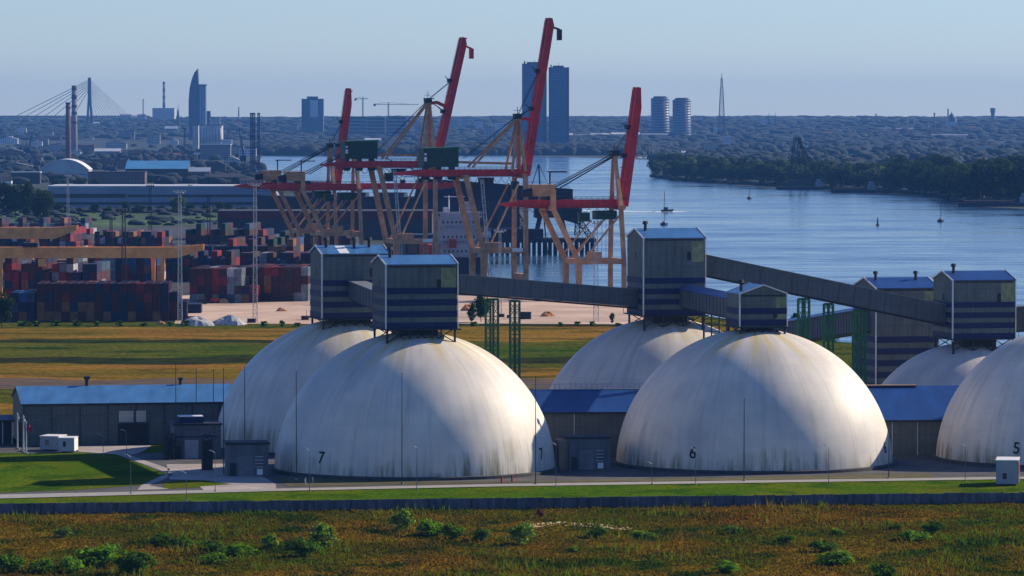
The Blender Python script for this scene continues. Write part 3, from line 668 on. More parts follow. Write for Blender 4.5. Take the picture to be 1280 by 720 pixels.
# ================================================================== QUAY CRANES
def qcrane(Y, X, label, zg, zap, back, btop=None, lean=8.0, tall=False, boomdown=0, leg_in=-16, kx=-25, kz=None, dz=13.0, house=(-31, -23)):
    """ship-to-shore crane; local x to the water, local y away along the quay, origin at the water-side rail"""
    rot = math.atan2(QV.y, QV.x); root = thing('quay_crane', label, 'crane', (X, Y, .1), rot, 'ship to shore cranes on the quay')
    kz = kz or zg; hw = 8.0; w = 1.5 if tall else 1.35
    for s in (-1, 1):
        m = MB(); m.bar((0, s * hw, 1.5), (0, s * hw, dz), w, w * 1.25); m.bar((0, s * hw, dz), (0 if tall else -.4, s * (hw - (.4 if tall else 2.3)), zg), w, w * 1.1); m.build('leg', CORG, root)
        m = MB(); m.bar((leg_in, s * hw, 1.5), (leg_in, s * hw, dz + .5), w * 1.25, w * 1.5); m.bar((leg_in, s * hw, dz), (kx, s * (hw - .6), kz), w * 1.15, w * 1.2)
        if not tall: m.bar((kx, s * (hw - .6), kz - .2), (kx, s * (hw - .6), kz + 6.5), w * 1.2)
        m.build('leg', CORG, root)
        m = MB(); m.bar((leg_in, s * hw, dz), (0, s * hw, dz), w * .95, w * 1.2); m.build('tie_beam', CORG, root)
        m = MB(); m.tube((leg_in + 1.5, s * hw, dz + .5), (-1.2 if not tall else -2.5, s * (hw - 1.5), zg - 2.5), .38)
        if not tall: m.tube((leg_in - .8, s * (hw - .2), dz + 2.5), (-7.5, s * hw * .75, zg - 4.2), .28)
        m.build('diagonal_brace', CORG, root)
        for x in (0, leg_in):
            m = MB(); m.cbox((x, s * hw, .75), (1.3, 5.4, 1.2))
            for q in range(4): m.tube((x - .3, s * hw - 2 + q * 1.33, .35), (x + .3, s * hw - 2 + q * 1.33, .35), .35, .35, 8)
            m.build('bogie', DARK, root)
    for x in (0, leg_in):
        MB().bar((x, -hw, dz - 9.5 if x == 0 and tall else dz + .1), (x, hw, dz - 9.5 if x == 0 and tall else dz + .1), w, w * 1.3).build('sill_beam', CORG, root)
        MB().bar((x, -hw, 2.0), (x, hw, 2.0), w * .9).build('sill_beam', CORG, root)
    MB().bar((0, -hw + .8, zg + .2), (0, hw - .8, zg + .2), 1.3, 1.6).build('portal_beam', CORG, root)
    MB().bar((kx, -hw, zg), (kx, hw, zg), 1.2, 1.5).build('portal_beam', CORG, root)
    # girder
    gh = 2.7 if tall else 2.9; m = MB()
    for s in (-1, 1):
        m.prism([(-back + 9, s * 2.6 - .5, zg + gh), (2.2, s * 2.6 - .5, zg + gh), (2.2, s * 2.6 - .5, zg), (-back + 12, s * 2.6 - .5, zg), (-back, s * 2.6 - .5, zg + gh * .35), (-back, s * 2.6 - .5, zg + gh * .55)], (0, 1.0, 0))
    for x in np.arange(-back + 2, 2, 6.0): m.bar((x, -2.3, zg + .7), (x, 2.3, zg + .7), .5)
    m.build('girder', CRED, root)
    m = MB()
    for s in (-1, 1):
        yy = s * 3.7
        m.bar((-back + 3, yy, zg + .1), (2, yy, zg + .1), .8, .1)
        for x in np.arange(-back + 3, 2, 2.0): m.bar((x, yy + s * .4, zg + .1), (x, yy + s * .4, zg + gh + .9), .07)
        for q in (.9, .45): m.bar((-back + 3, yy + s * .4, zg + gh + q), (2, yy + s * .4, zg + gh + q), .07)
    m.build('walkway_railing', DARK, root)
    m = MB(); x = -back + 6
    while x < -2:
        pts = [(x + 3 * k / 8, -3.2, zg - .1 - 2.2 * (1 - (2 * k / 8 - 1) ** 2) * (.5 if not tall else 1)) for k in range(9)]
        for k in range(8): m.bar(pts[k], pts[k + 1], .14)
        x += 3
    m.build('festoon_cable', BLACK, root)
    # A-frame and stays
    for s in (-1, 1):
        if tall:
            m = MB(); m.bar((.8, s * (hw - 3.5), zg + 2), (-.5, s * .9, zap), 1.05, 1.1, .8); m.bar((-4.2, s * (hw - 3.5), zg + 2), (-.9, s * .9, zap), .8, .85, .6)
        else:
            m = MB(); m.bar((-.4, s * (hw - 2.3), zg), (-1.2, s * .9, zap), 1.4, 1.5, .9)
        m.build('mast_leg', CORG, root)
        MB().tube((-1, s * 1.1, zap - .6), (kx + 3.5, s * 3.4, zg + gh + (.8 if tall else 4.0)), .42 if tall else .22).build('back_stay', CORG if tall else DARK, root)
    m = MB(); m.cbox((-1, 0, zap), (2.6, 3.4, 1.6)); m.bar((-2.8, 0, zap + .9), (1.6, 0, zap + .9), .35); m.tube((-1, 0, zap + .5), (-1, 0, zap + 3.6), .12); m.cbox((-1.2, 0, zap + 2.2), (1.8, 2.6, .15))
    m.build('mast_head', DARK, root)
    for q in (0, .38, .7):
        zz = zg + 3 + (zap - zg - 3) * q; m = MB(); m.cbox((1.5, -2.2 + q * 1.5, zz), (1.6, 1.8, .16)); m.bar((2.2, -2.9 + q * 1.5, zz), (2.2, -2.9 + q * 1.5, zz + 1), .08); m.build('mast_platform', DARK, root)
    MB().lattice((-.6, 0, zg + 3), (-.9, 0, zap - 1), 1.5, 7, .16, .1).build('ladder', CORG, root)
    # boom
    hx, hz = 3.2, zg + (.2 if tall else .4)
    if boomdown: d = Vector((1, 0, 0)); Lb = boomdown; u = Vector((0, 0, 1))
    else:
        d = Vector((math.sin(R(lean)), 0, math.cos(R(lean)))); Lb = (btop - hz) / d.z; u = Vector((-d.z, 0, d.x))
    h0 = Vector((hx, 0, hz)); bh = 2.4 if tall else 2.6
    m = MB()
    for s in (-1, 1):
        o = Vector((0, s * 1.9 - .6, 0)) + h0
        m.prism([o, o + d * (Lb - (7 if not tall else 2.4)), o + d * Lb + u * bh * .45, o + d * Lb + u * bh, o + u * bh], (0, 1.2, 0))
    k = 2.0
    while k < Lb: m.bar(h0 + d * k + Vector((0, -1.5, 0)) + u * .5, h0 + d * k + Vector((0, 1.5, 0)) + u * .5, .5); k += 5
    bo = m.build('boom', CRED, root)
    m = MB(); k = 1.0
    m.bar(h0 + u * (bh + .8) + d * 1, h0 + u * (bh + .8) + d * (Lb - 1), .12)
    while k < Lb: m.bar(h0 + u * bh + d * k, h0 + u * (bh + .8) + d * k, .08); k += 2.4
    for q in (.42, .66): m.cbox(h0 + d * Lb * q + u * (bh + .6), (1.7, 2.6, 1.5)); m.bar(h0 + d * Lb * q + u * (bh + .6), h0 + d * (Lb * q + 1.2) + u * (bh + 3.0), .25)
    m.build('boom_fittings', DARK, bo)
    if tall:
        tip = h0 + d * Lb
        m = MB(); m.bar(tip - d * 3 + u * .2, tip - d * 3.5 - u * 3.0, .7); m.cbox(tip - d * 5.4 - u * 3.2, (1.4, 2.4, 4.0)); m.build('tip_hook', DARK if lean < 10.3 else CRED, bo)
        m = MB(); m.bar((-1, 0, zap - 1.2), (2.6, 0, zap - .6), 1.2); m.bar((2.6, 0, zap - .6), h0 + d * (zap - 3 - hz) / d.z + u * bh * .5, 1.2); m.build('boom_latch', CRED, root)
    m = MB()
    for s in (-1, 1):
        for q in ((.42, .66) if not boomdown else (.45, .9)):
            m.tube((-.9, s * .8, zap + .4), h0 + d * Lb * q + u * bh + Vector((0, s * .8, 0)), .10, n=4)
            m.tube((-.9, s * .5, zap + .4), (kx + 1, s * 1.5, zg + gh + 4), .09, n=4)
    m.build('stay_cable', BLACK, root)
    # machinery
    if tall:
        c = -29 if lean > 9.6 else -31
        hs = thing_part('machinery_house', MB().box((c - 6.6, -4, zg + gh + 1.0), (c + 6.6, 4, zg + gh + 7.6)), CGRN, root)
        MB().prism([(c - 7, -4.3, zg + gh + 7.6), (c + 7, -4.3, zg + gh + 7.6), (c + 7, -4.3, zg + gh + 8.3), (c - 7, -4.3, zg + gh + 7.8)], (0, 8.6, 0)).build('roof', M('house_roof_green', (.01, .11, .06), .5, .1), hs)
        MB().box((c - 6.4, -4.06, zg + gh + 3), (c - 5.4, -4.01, zg + gh + 4.6)).build('sign', WHITE, hs); MB().box((c - 6.3, -4.06, zg + gh + 5.2), (c - 5.5, -4.01, zg + gh + 6.0)).build('sign', WHITE, hs)
        m = MB()
        for x in (-5, 0, 5): m.cbox((c + x, 0, zg + gh + .5), (1.1, 5, 1.0)); m.tube((c + x, -3, zg - .3), (c + x, 3, zg - .3), .9, .9, 10)
        m.build('underframe', DARK, root)
        MB().bar((c + 8, 3, zg + gh + 2.6), (-2, 3, zg + gh + 2.0), .7, .9).build('hoist_duct', CORG, root)
        m = MB(); m.cbox((-13, 0, zg - 1.6), (4.6, 5, 2.6)); m.cbox((-17.5, -2.0, zg - 3.6), (3.0, 2.6, 3.2)); m.tube((-14, 0, zg - 3), (-14, 0, zg - 12), .07, n=4); m.tube((-12, 0, zg - 3), (-12, 0, zg - 12), .07, n=4); m.build('trolley', DARK, root)
        MB().cbox((-3, -3.9, zg - 3.2), (2.6, 2.4, 3.0)).build('cab', CGRN, root)
        thing_part('lift_ladder', MB().lattice((leg_in + 2.5, -hw, 2), (kx + 6, -hw + .5, zg - 1), 1.0, 14, .13, .1), PIPE, root)
        thing_part('switch_cabin', MB().box((leg_in + 1, -hw - .9, dz + .9), (leg_in + 7, -hw + 2.5, dz + 3.2)), CORG, root)
        MB().box((-5.5, -hw - .96, dz - .3), (-1.4, -hw - .90, dz + 1.1)).build('sign', WHITE, root)
        thing_part('platform', MB().cbox((-8, 0, dz + .2), (16, 13, .3)), CORG, root)
    else:
        thing_part('machinery_house', MB().box((house[0], -3, zg + gh + 1.2), (house[1], 3, zg + gh + 5.2)), CORG, root)
        m = MB(); m.tube((house[0] - .2, -2.2, zg + gh + 2.6), (house[0] - 3.4, -2.2, zg + gh + 2.2), 1.5, 1.2, 10); m.box((house[1] - 3, -3.3, zg + gh), (house[1] + 2.5, 3.3, zg + gh + 1.2)); m.tube((house[1] - 1, 0, zg + gh + 5), (house[1] - 1, 0, zg + gh + 9.5), .3); m.bar((house[1] - 2, 0, zg + gh + 9.5), (house[1] + 5, 0, zg + gh + 9.5), .4)
        m.build('winch_gear', DARK, root)
        thing_part('cab', MB().box((-8.2, -2.4, zg - 3.9), (-.8, 2.4, zg - .9)), CGRN, root); thing_part('cab', MB().box((-14.5, -3.6, zg - 4.6), (-10.8, -.6, zg - 1.5)), CGRN, root)
        m = MB()
        for x in (-7, -5.5, -4, -2.6): m.tube((x, 0, zg - 3.9), (x, 0, zg - 20), .06, n=4)
        m.build('hoist_rope', BLACK, root)
        thing_part('electric_cabin', MB().box((-12.5, -hw - .6, dz + .9), (-8, -hw + 2.4, dz + 3.4)), CORG, root)
    return root
def thing_part(name, mb, mat, parent): return mb.build(name, mat, parent)
def cx_at(px, Y): return (px - 640) * Y / 5760
qcrane(1578, cx_at(771.5, 1578), 'nearest quay crane at the right, low red girder, raised boom standing over open water', 31.2, 49.7, 41, 72.2, 8.0)
qcrane(1986, cx_at(415, 1986), 'leftmost quay crane with raised boom, beige machinery box at the far left', 31.2, 49.7, 42.5, 74.2, 8.0)
qcrane(1945, cx_at(446, 1945), 'quay crane with its red boom lowered level, behind the green machinery houses', 31.2, 49.7, 41, boomdown=40)
qcrane(1693, cx_at(650, 1693), 'tallest quay crane, red boom raised before the twin towers', 40.4, 62.4, 47, 98.3, 9.4, tall=True, kx=-22.5, leg_in=-16, dz=13.3)
qcrane(1819, cx_at(538, 1819), 'second tallest quay crane, raised boom left of the twin towers', 42.2, 68.6, 44, 93.2, 12.9, tall=True, kx=-22.5, leg_in=-16, dz=13.3)

# yellow rail gantries over the container yard
def gantry(x0, x1, yt, yb, Y, legs, label):
    root = thing('yard_gantry', label, 'gantry crane', (cx_at(x1, Y), Y, 0), R(1.5), 'yellow gantries over the container yard')
    zt, zb = at(0, yt, Y).z, at(0, yb, Y).z; L = (x1 - x0) * Y / 5760
    for s in (0, 1):
        m = MB(); y = s * 7.0
        m.prism([(-L, y, zt), (-9, y, zt), (0, y, zt + .9), (0, y, zt - 1.0), (-9, y, zb), (-L, y, zb)], (0, 1.4, 0)); m.build('girder', YEL, root)
        m = MB()
        for x in np.arange(-L, -1, 3.0): m.bar((x, y - .3, zt), (x, y - .3, zt + 1.0), .08)
        m.bar((-L, y - .3, zt + 1.0), (0, y - .3, zt + 1.0), .08); m.build('railing', DARK, root)
    for px, s in legs:
        x = (px - x1) * Y / 5760; y = s * 7.0 + .6
        MB().bar((x, y, 0), (x, y, zb + .002), .9, 1.3, 1.5, 1.8).build('leg', YEL, root)
    for px in sorted({q for q, s in legs if s == 0}):
        x = (px - x1) * Y / 5760; MB().cbox((x, 4, .8), (1.3, 11, 1.2)).build('sill_beam', YEL, root)
    m = MB(); m.cbox((-L * .42, 3.8, zt + .8), (5, 9, 1.4)); m.build('trolley', DARK, root)
    MB().cbox((-L * .42 + 4, -1.2, zb - 1.5), (2.4, 2.2, 2.6)).build('cab', YEL, root)
gantry(-260, 254, 309, 322.5, 1560, ((190, 1), (203, 0), (1, 0), (-6, 1)), 'yellow gantry girder across the front of the container yard, its end to the right')
gantry(-260, 96, 284.5, 298.5, 1900, ((38, 1), (45, 0), (-180, 0)), 'shorter yellow gantry girder farther back in the container yard')

# lattice light masts of the terminal
for x, yt, yb, w, l in ((155, 264, 392, 1.5, 'dark lattice light mast over the front container stacks'), (188, 233, 300, 1.6, 'dark lattice mast before the long grey-blue warehouse'), (225, 241, 402, 1.3, 'pale lattice mast right of the yellow girder end'),
                     (261, 246, 330, 1.6, 'dark lattice mast behind the right container stacks'), (319, 232, 402, 1.3, 'pale lattice mast left of the striped towers'), (745, 279, 402, 1.5, 'lattice mast behind the long gallery, under the nearest crane'),
                     (85, 220, 290, 1.4, 'thin lattice mast in front of the white arched hall'), (139, 274, 330, 1.4, 'short lattice mast left of the yellow girder middle'), (625, 290, 396, 1.0, 'thin lattice mast right of the first green trestle')):
    p = gp(x, yb); h = at(x, yt, p.y).z
    t_ = thing('light_mast', l, 'light mast', p, 0, 'lattice light masts of the terminal')
    dk = x in (155, 188, 261, 139)
    MB().lattice((0, 0, 0), (0, 0, h), w, max(8, int(h / 2.2)), .22 if dk else .15, .13 if dk else .09, w2=w * .6).build('mast', DARK if dk else PIPE, t_)
    m = MB(); m.cbox((0, 0, h), (4.4 if dk else 2.4, 2.4, .3))
    for k in range(4): m.cbox((-1.6 + k * 1.07, -1.1, h + .5), (.7, .4, .6))
    m.build('lamp_rack', DARK if dk else PIPE, t_)

# ================================================================== CONTAINERS
CC = {'maroon': (.060, .008, .012), 'red': (.19, .010, .014), 'navy': (.007, .012, .045), 'blue': (.02, .07, .20), 'tan': (.20, .085, .03),
      'pale grey': (.17, .19, .21), 'steel blue': (.03, .06, .10), 'dark green': (.008, .030, .02), 'orange': (.26, .07, .02), 'brown': (.05, .020, .015), 'white': (.36, .37, .39)}
CM = {k: M('container_' + k.replace(' ', '_'), v, .55, .3, .9, var2=.25, scale2=.3) for k, v in CC.items()}
CW, CH = 2.44, 2.86
def container_mesh(L):
    m = MB(); h = CH; w = CW / 2 - .02
    m.box((-w + .05, .05, .12), (w - .05, L - .05, h - .08))
    for x in (-w, w - .14):
        for y in (0, L - .14): m.box((x, y, 0), (x + .14, y + .14, h))
    for y in (0, L - .14): m.box((-w + .14, y, h - .14), (w - .14, y + .13, h - .01)); m.box((-w + .14, y, .01), (w - .14, y + .13, .16))
    for x in (-w, w - .1): m.box((x, .14, h - .13), (x + .1, L - .14, h - .02)); m.box((x, .14, .02), (x + .1, L - .14, .16))
    n = int(L / .6)
    for i in range(n):
        y = .3 + i * (L - .6) / n
        for x0 in (-w + .02, w - .048): m.box((x0, y, .17), (x0 + .028, y + .28, h - .14))
        m.box((-w + .15, y, h - .079), (w - .15, y + .25, h - .05))
    for x in (-.75, -.35, .35, .75): m.tube((x, .03, .2), (x, .03, h - .2), .03, n=4)
    m.box((-.03, .01, .17), (.03, .05, h - .15))
    me_o = m.build('shipping_container', CM['maroon']); me = me_o.data; bpy.data.objects.remove(me_o); return me
CME = {40: container_mesh(12.19), 20: container_mesh(6.06)}
CN = [0]; REST = {}
TIER = ['bottom', 'second', 'third', 'top', 'fifth']
def put_container(loc, rot, L, colour, label):
    if CN[0] < 296:
        o = bpy.data.objects.new('shipping_container', CME[L]); COL.objects.link(o)
        o.location = loc; o.rotation_euler[2] = rot
        o.material_slots[0].link = 'OBJECT'; o.material_slots[0].material = CM[colour]
        tag(o, label, 'container', 'stacked shipping containers'); CN[0] += 1
    else: REST.setdefault(colour, []).append((loc, rot, L))
LATE = []
def block(name, x0, yb, cols, heights, rows, rot, palette, seed, front=None, L=40, gapx=.0):
    """rows of stacks; the front row shows its doors, deeper rows their roofs"""
    r = random.Random(seed); o = gp(x0, yb); ca, sa = math.cos(rot), math.sin(rot); ln = 12.19 if L == 40 else 6.06
    for j in range(rows):
        for i in range(cols):
            h = heights[i % len(heights)] if j == 0 else max(1, heights[i % len(heights)] - (r.random() < .18))
            for k in range(h):
                lx, ly = i * (CW + .08) + gapx * (i // 4) + CW / 2, j * (ln + .5) + r.uniform(-.08, .08)
                loc = (o.x + lx * ca - ly * sa, o.y + lx * sa + ly * ca, .15 + k * (CH + .01))
                c = front[h - 1 - k][i] if (front and j == 0 and h - 1 - k < len(front) and i < len(front[0])) else r.choice(palette)
                c = {'m': 'maroon', 'n': 'navy', 't': 'tan', 'r': 'red', 'g': 'pale grey', 's': 'steel blue', 'b': 'blue', 'o': 'orange', 'k': 'dark green', 'w': 'white', 'd': 'brown'}.get(c, c)
                lab = '%s container %s from left, %s layer, %s row, %s' % (c, ORD[i] if i < 30 else 'last', TIER[k] if h > 1 else 'only', ORD[j], name)
                (put_container if (j == 0 or k >= h - 1) else (lambda *a: LATE.append(a)))(loc, rot, L, c, lab)
DK = ['m', 'm', 'm', 'n', 'n', 'd', 'd', 'r', 't', 's', 'k', 'm']
BR = ['r', 'm', 'g', 'm', 'r', 't', 's', 'n', 'n', 'm', 'd', 'm', 'd', 'm', 'w', 'n', 'n', 'm', 'r', 'n']
block('long front block', 46, 402, 16, [4], 2, R(2), DK, 1, ['mmmmmmmnmnmmrmmn', 'mnmrmnnmnmnnmrmn', 'tmmtnttmnmnmnmmn', 'tttmtmtmtnntmmtm'])
block('low left edge block', 13, 402, 3, [3], 2, R(2), ['s', 'n', 'b', 'r'], 2, ['nbs', 'snn', 'dtn'])
block('short block right of front', 203, 401, 3, [2, 3, 2], 1, R(2), ['n', 'm', 'r'], 3, ['rnn', 'mmn', 'nmm'])
block('block with white columns', 237, 379, 9, [4, 4, 4, 4, 4, 4, 4, 2, 2], 3, R(-3), BR, 4, ['mmmrmwg', 'mrmrrgg', 'rmmrmgddr', 'gwmgnsggw'])
block('dark block behind towers', 302, 377, 9, [4], 3, R(-3), DK, 5, ['mdmrrmdmg', 'gmdtmmdmm', 'mdmomdmmg', 'mmmmmddgg'])
block('mixed block under yellow girder', 110, 362, 10, [4], 2, R(-3), BR, 6, ['dtggnsbmsb', 'stggnrsmtm', 'ttggmrmmsd', 'ddgmmmmddd'])
block('far left block under girder', -12, 372, 14, [4, 4, 5, 3], 3, R(-2), BR, 7, None, gapx=.6)
block('row left under girder', 40, 366, 5, [4], 1, R(-3), ['t', 's', 'g', 'r'], 8)
block('wide back block beside cranes', 268, 345, 12, [4, 4, 5], 3, R(-4), DK + ['b', 'o', 'r', 't'], 10, gapx=.4)
block('left back block between girders', -15, 318, 15, [3, 4, 2, 3], 4, R(-3), BR, 11, gapx=.8)
block('block right of shorter girder', 118, 313, 12, [3, 2, 3], 3, R(-3), BR + DK, 12, gapx=.8)
block('farthest dark blocks', 232, 310, 14, [3, 2, 4, 2], 3, R(-5), DK, 13, gapx=1.5)
block('farthest left blocks', -15, 293, 20, [2, 2, 3, 1], 2, R(-3), BR, 14, gapx=1.0)
block('blocks under left cranes', 350, 322, 12, [4, 3], 2, R(-5), DK, 15, gapx=1.0)
block('infill row beside front block', 222, 392, 3, [1], 1, R(2), ['m', 'n'], 19)
block('row right of gantry end', 205, 352, 10, [3, 4], 2, R(-4), DK, 16, gapx=.3)
block('pale row behind dark block', 300, 355, 11, [4, 4, 3], 2, R(-3), BR, 17)
block('row above sand yard left', 205, 334, 8, [3], 2, R(-4), BR, 18)
for a_ in LATE: put_container(*a_)
CN[0] = 9999
if REST:
    m = MB(); cols = sorted(REST); 
    for ci, c in enumerate(cols):
        m.cm = ci
        for loc, rot, L in REST[c]:
            ca, sa = math.cos(rot), math.sin(rot); ln = 12.19 if L == 40 else 6.06; w = CW / 2 - .02; x, y, z = loc
            vs = [(x + a * ca - b * sa, y + a * sa + b * ca, z + q) for q in (0, CH - .02) for a, b in ((-w, 0), (w, 0), (w, ln), (-w, ln))]
            m.add(vs, [(0, 3, 2, 1), (4, 5, 6, 7), (0, 1, 5, 4), (1, 2, 6, 5), (2, 3, 7, 6), (3, 0, 4, 7)])
    o = m.build('container_mass', [CM[c] for c in cols]); tag(o, 'remaining shipping containers stacked inside and behind the yard blocks', 'containers', kind='stuff')
# things in the yards
def heap(name, label, x, y, w, h, mat, seed=1, d=None):
    r = random.Random(seed); p = gp(x, y); W = w * p.y / 5760 / 2; Hh = h * p.y / 5760; d = d or W * .7; vs = []; n = 22; rows = 7
    for k in range(rows):
        for i in range(n):
            a = 2 * math.pi * i / n; f = 1 - k / (rows - 1); q = f * (1 + .18 * math.sin(3 * a + seed) + r.uniform(-.08, .08))
            vs.append((W * q * math.cos(a), d * q * math.sin(a), Hh * (1 - f ** 3) * (1 + .25 * math.sin(2 * a + 2 * seed))))
    m = MB(); m.add(vs, [(k * n + i, k * n + (i + 1) % n, (k + 1) * n + (i + 1) % n, (k + 1) * n + i) for k in range(rows - 1) for i in range(n)])
    o = m.build(name, mat, None, False, (p.x, p.y, .1)); return tag(o, label, 'heap')
RUB = M('pale_rubble', (.36, .36, .38), .95, .45, 1.4, bump=.6); ORS = M('orange_sand', (.50, .22, .09), .95, .25, .5)
heap('rubble_heap', 'long pale grey rubble heap behind the hedge by the sand yard, left part', 247, 407, 42, 9, RUB, 3, 5)
heap('rubble_heap', 'pale grey rubble heap behind the hedge, right part nearer the lattice mast', 288, 406, 44, 9.5, RUB, 5, 5)
heap('sand_heap', 'small orange sand heap in the sand yard, nearest the left striped tower', 351, 389.5, 14, 4, ORS, 2)
heap('sand_heap', 'orange sand heap beside the red forklift in the sand yard', 280, 379.5, 14, 5, ORS, 4)
heap('sand_heap', 'orange sand heap left of the dark tree by the trestles', 583, 389, 14, 7, ORS, 6)
heap('sand_heap', 'orange heap beside the dark container box under the long gallery', 684, 396, 18, 5, ORS, 7)
heap('sand_heap', 'low orange heap in the hedge below the front container stacks', 200, 405, 12, 3, ORS, 8)
for x, y, mt, l in ((252, 380.5, DARK, 'black lift truck in the sand yard left of the red one'), (268, 379.5, REDP, 'red lift truck beside the orange sand heap')):
    t_ = thing('lift_truck', l, 'forklift', gp(x, y), R(20), 'lift trucks in the sand yard')
    MB().box((-1.4, -1, .5), (1.4, 1, 1.7)).build('body', mt, t_); m = MB(); m.box((-.9, -.8, 1.7), (.6, .8, 3.1)); m.build('cab', GLASS, t_)
    m = MB(); m.bar((1.6, -.6, .2), (1.6, -.6, 4.2), .2); m.bar((1.6, .6, .2), (1.6, .6, 4.2), .2); m.build('lift_mast', DARK, t_)
    for sx in (-1, 1):
        for sy in (-1, 1): MB().tube((sx * 1.0, sy * .75, .5), (sx * 1.0, sy * 1.05, .5), .5, .5, 10).build('wheel', BLACK, t_)
t_ = thing('pipe_stack', 'long pale pipes lying on the sand yard before the white-column block', 'pipes', gp(270, 373.6), R(-2))
for k in range(3): MB().tube((-7.5, k * .9, .5), (7.5, k * .9, .5), .45, .45, 8).build('pipe', PIPE, t_)
for x, y, w_, h_, mt, l in ((657, 399.5, 13, 9, DARK, 'dark box container in the sand yard under the long gallery'), (240, 401, 18, 5, CM['maroon'], 'low maroon skip by the rubble heap'), (627, 397, 6, 4, DARK, 'small dark skip beside the right green trestle'),
                          (636, 398, 5, 3.5, CM['maroon'], 'small maroon skip between the green trestles and dark box'), (381, 400.5, 9, 5, CM['brown'], 'brown skip by the foot of the left rear tower'), (314, 404, 10, 5, DARK, 'dark hut at the foot of the pale lattice mast')):
    p = gp(x, y); s = p.y / 5760; t_ = thing('skip', l, 'skip', p, R(-4), 'skips and boxes in the sand yard'); W, D, Hh = w_ * s, 2.6, h_ * s
    MB().box((-W / 2, 0, .1), (W / 2, D, Hh)).build('body', mt, t_); m = MB()
    for i in range(6): m.box((-W / 2 + W * i / 6, -.08, .1), (-W / 2 + W * i / 6 + .12, -.01, Hh))
    m.box((-W / 2 - .06, -.1, Hh), (W / 2 + .06, D + .1, Hh + .12)); m.build('rim', mt, t_)

# ================================================================== SHIPS AND PIER
def hullmesh(L, B, D, sheer=1.5, flare=.9):
    """hull along +y from stern 0 to bow L"""
    prof = [(0, .80), (.04, .95), (.15, 1), (.75, 1), (.88, .75), (.96, .38), (1, .03)]; vs = []; m = MB()
    for f, q in prof:
        z = D + sheer * max(0, f - .7) * 3
        vs += [(-B / 2 * q * flare, f * L, -.5), (-B / 2 * q, f * L + (1.5 if f == 1 else 0), z), (B / 2 * q, f * L + (1.5 if f == 1 else 0), z), (B / 2 * q * flare, f * L, -.5)]
    fs = []
    for k in range(len(prof) - 1):
        a = 4 * k; fs += [(a, a + 1, a + 5, a + 4), (a + 1, a + 2, a + 6, a + 5), (a + 2, a + 3, a + 7, a + 6)]
    fs += [(0, 3, 2, 1)]; e = 4 * (len(prof) - 1); fs += [(e, e + 1, e + 2, e + 3)]
    return m.add(vs, fs)
HULLD = M('dark_hull_paint', (.010, .014, .035), .5, .3, .1); DECK = M('ship_deck', (.10, .06, .05), .8, .3, .3)
p = quay(1815, 3.0); ang = math.atan2(QD.y, QD.x) - math.pi / 2
sp = p + QV * 11
sp = Vector((cx_at(580, 1822), 1822, .1))
s_ = thing('cargo_ship', 'cargo ship with white superstructure moored behind the quay cranes', 'ship', sp, ang)
hullmesh(118, 19, 6.5).build('hull', HULLD, s_)
MB().box((-9, 0.5, 6.4), (9, 112, 6.7)).build('deck', DECK, s_)
m = MB(); m.box((-8.6, 4, 6.7), (8.6, 17, 12)); m.box((-7.6, 5, 12), (7.6, 16, 18)); m.box((-8.2, 6, 18), (8.2, 15, 24)); m.box((-9.2, 6.5, 22.2), (9.2, 10, 24.5)); m.build('superstructure', M('ship_white', (.36, .38, .42), .55, .12, .5), s_)
for zz in (8.5, 14.2, 20.0): 
    for i in range(9): MB().box((-7.2 + i * 1.75, (3.94, 4.94, 5.94)[(8.5, 14.2, 20.0).index(zz)], zz), (-6.5 + i * 1.75, (3.99, 4.99, 5.99)[(8.5, 14.2, 20.0).index(zz)], zz + 1.0)).build('window', GLASS, s_)
MB().box((-8.8, 6.42, 22.9), (8.8, 6.49, 23.9)).build('window', GLASS, s_)
m = MB(); m.tube((-3, 12, 24), (-3, 12, 31), .3); m.tube((1.5, 12, 24), (1.5, 12, 31), .3); m.bar((-5, 12, 30.5), (3.5, 12, 30.5), .35); m.cbox((-5.2, 9, 25.4), (1.6, 1.6, 2.0)); m.build('mast', WHITE, s_)
MB().box((2.5, 10.5, 24), (6.0, 14, 28.4)).build('funnel', M('funnel_grey', (.30, .33, .40), .5, .2), s_)
m = MB()
for z in (12, 18, 24.5):
    for i in range(14): m.tube((-8.4 + i * 1.3, 3.9, z), (-8.4 + i * 1.3, 3.9, z + 1.0), .06, n=4)
    m.bar((-8.6, 3.9, z + 1.0), (8.6, 3.9, z + 1.0), .1)
for z0 in (6.7, 12.0, 17.2): m.bar((5.5, 3.6, z0), (8.8, 3.8, z0 + 5.2), .35); m.cbox((7.5, 3.4, z0), (3.4, 1.4, .15))
m.build('railing', DARK, s_)
for k, c in enumerate((REDP, CM['brown'], CM['steel blue'], CM['maroon'])): MB().box((-8, 24 + k * 19, 6.7), (8, 40 + k * 19, 11 + (k % 3) * 1.6)).build('hatch_cargo', c, s_)
MB().box((-5.2, -.5, 10.5), (-3.2, 3.2, 14)).build('lifeboat', M('lifeboat_orange', (.30, .03, .02), .5, .1), s_)
# big empty bulk carrier seen as a dark slab beyond
Yb = 2600
s_ = thing('bulk_carrier', 'big black bulk carrier lying high beyond the quay, mostly behind crane legs', 'ship', (cx_at(652, Yb), Yb, .1), R(83))
hullmesh(150, 26, 16.5, 1.2).build('hull', HULLD, s_)
MB().box((-12.6, 1, 16.3), (12.6, 130, 16.9)).build('deck', HULLD, s_)
m = MB()
for k in range(5): m.prism([(-8, 22 + k * 22, 16.9), (8, 22 + k * 22, 16.9), (6, 22 + k * 22, 19.2), (-6, 22 + k * 22, 19.2)], (0, 15, 0))
m.build('hatch_cover', HULLD, s_)
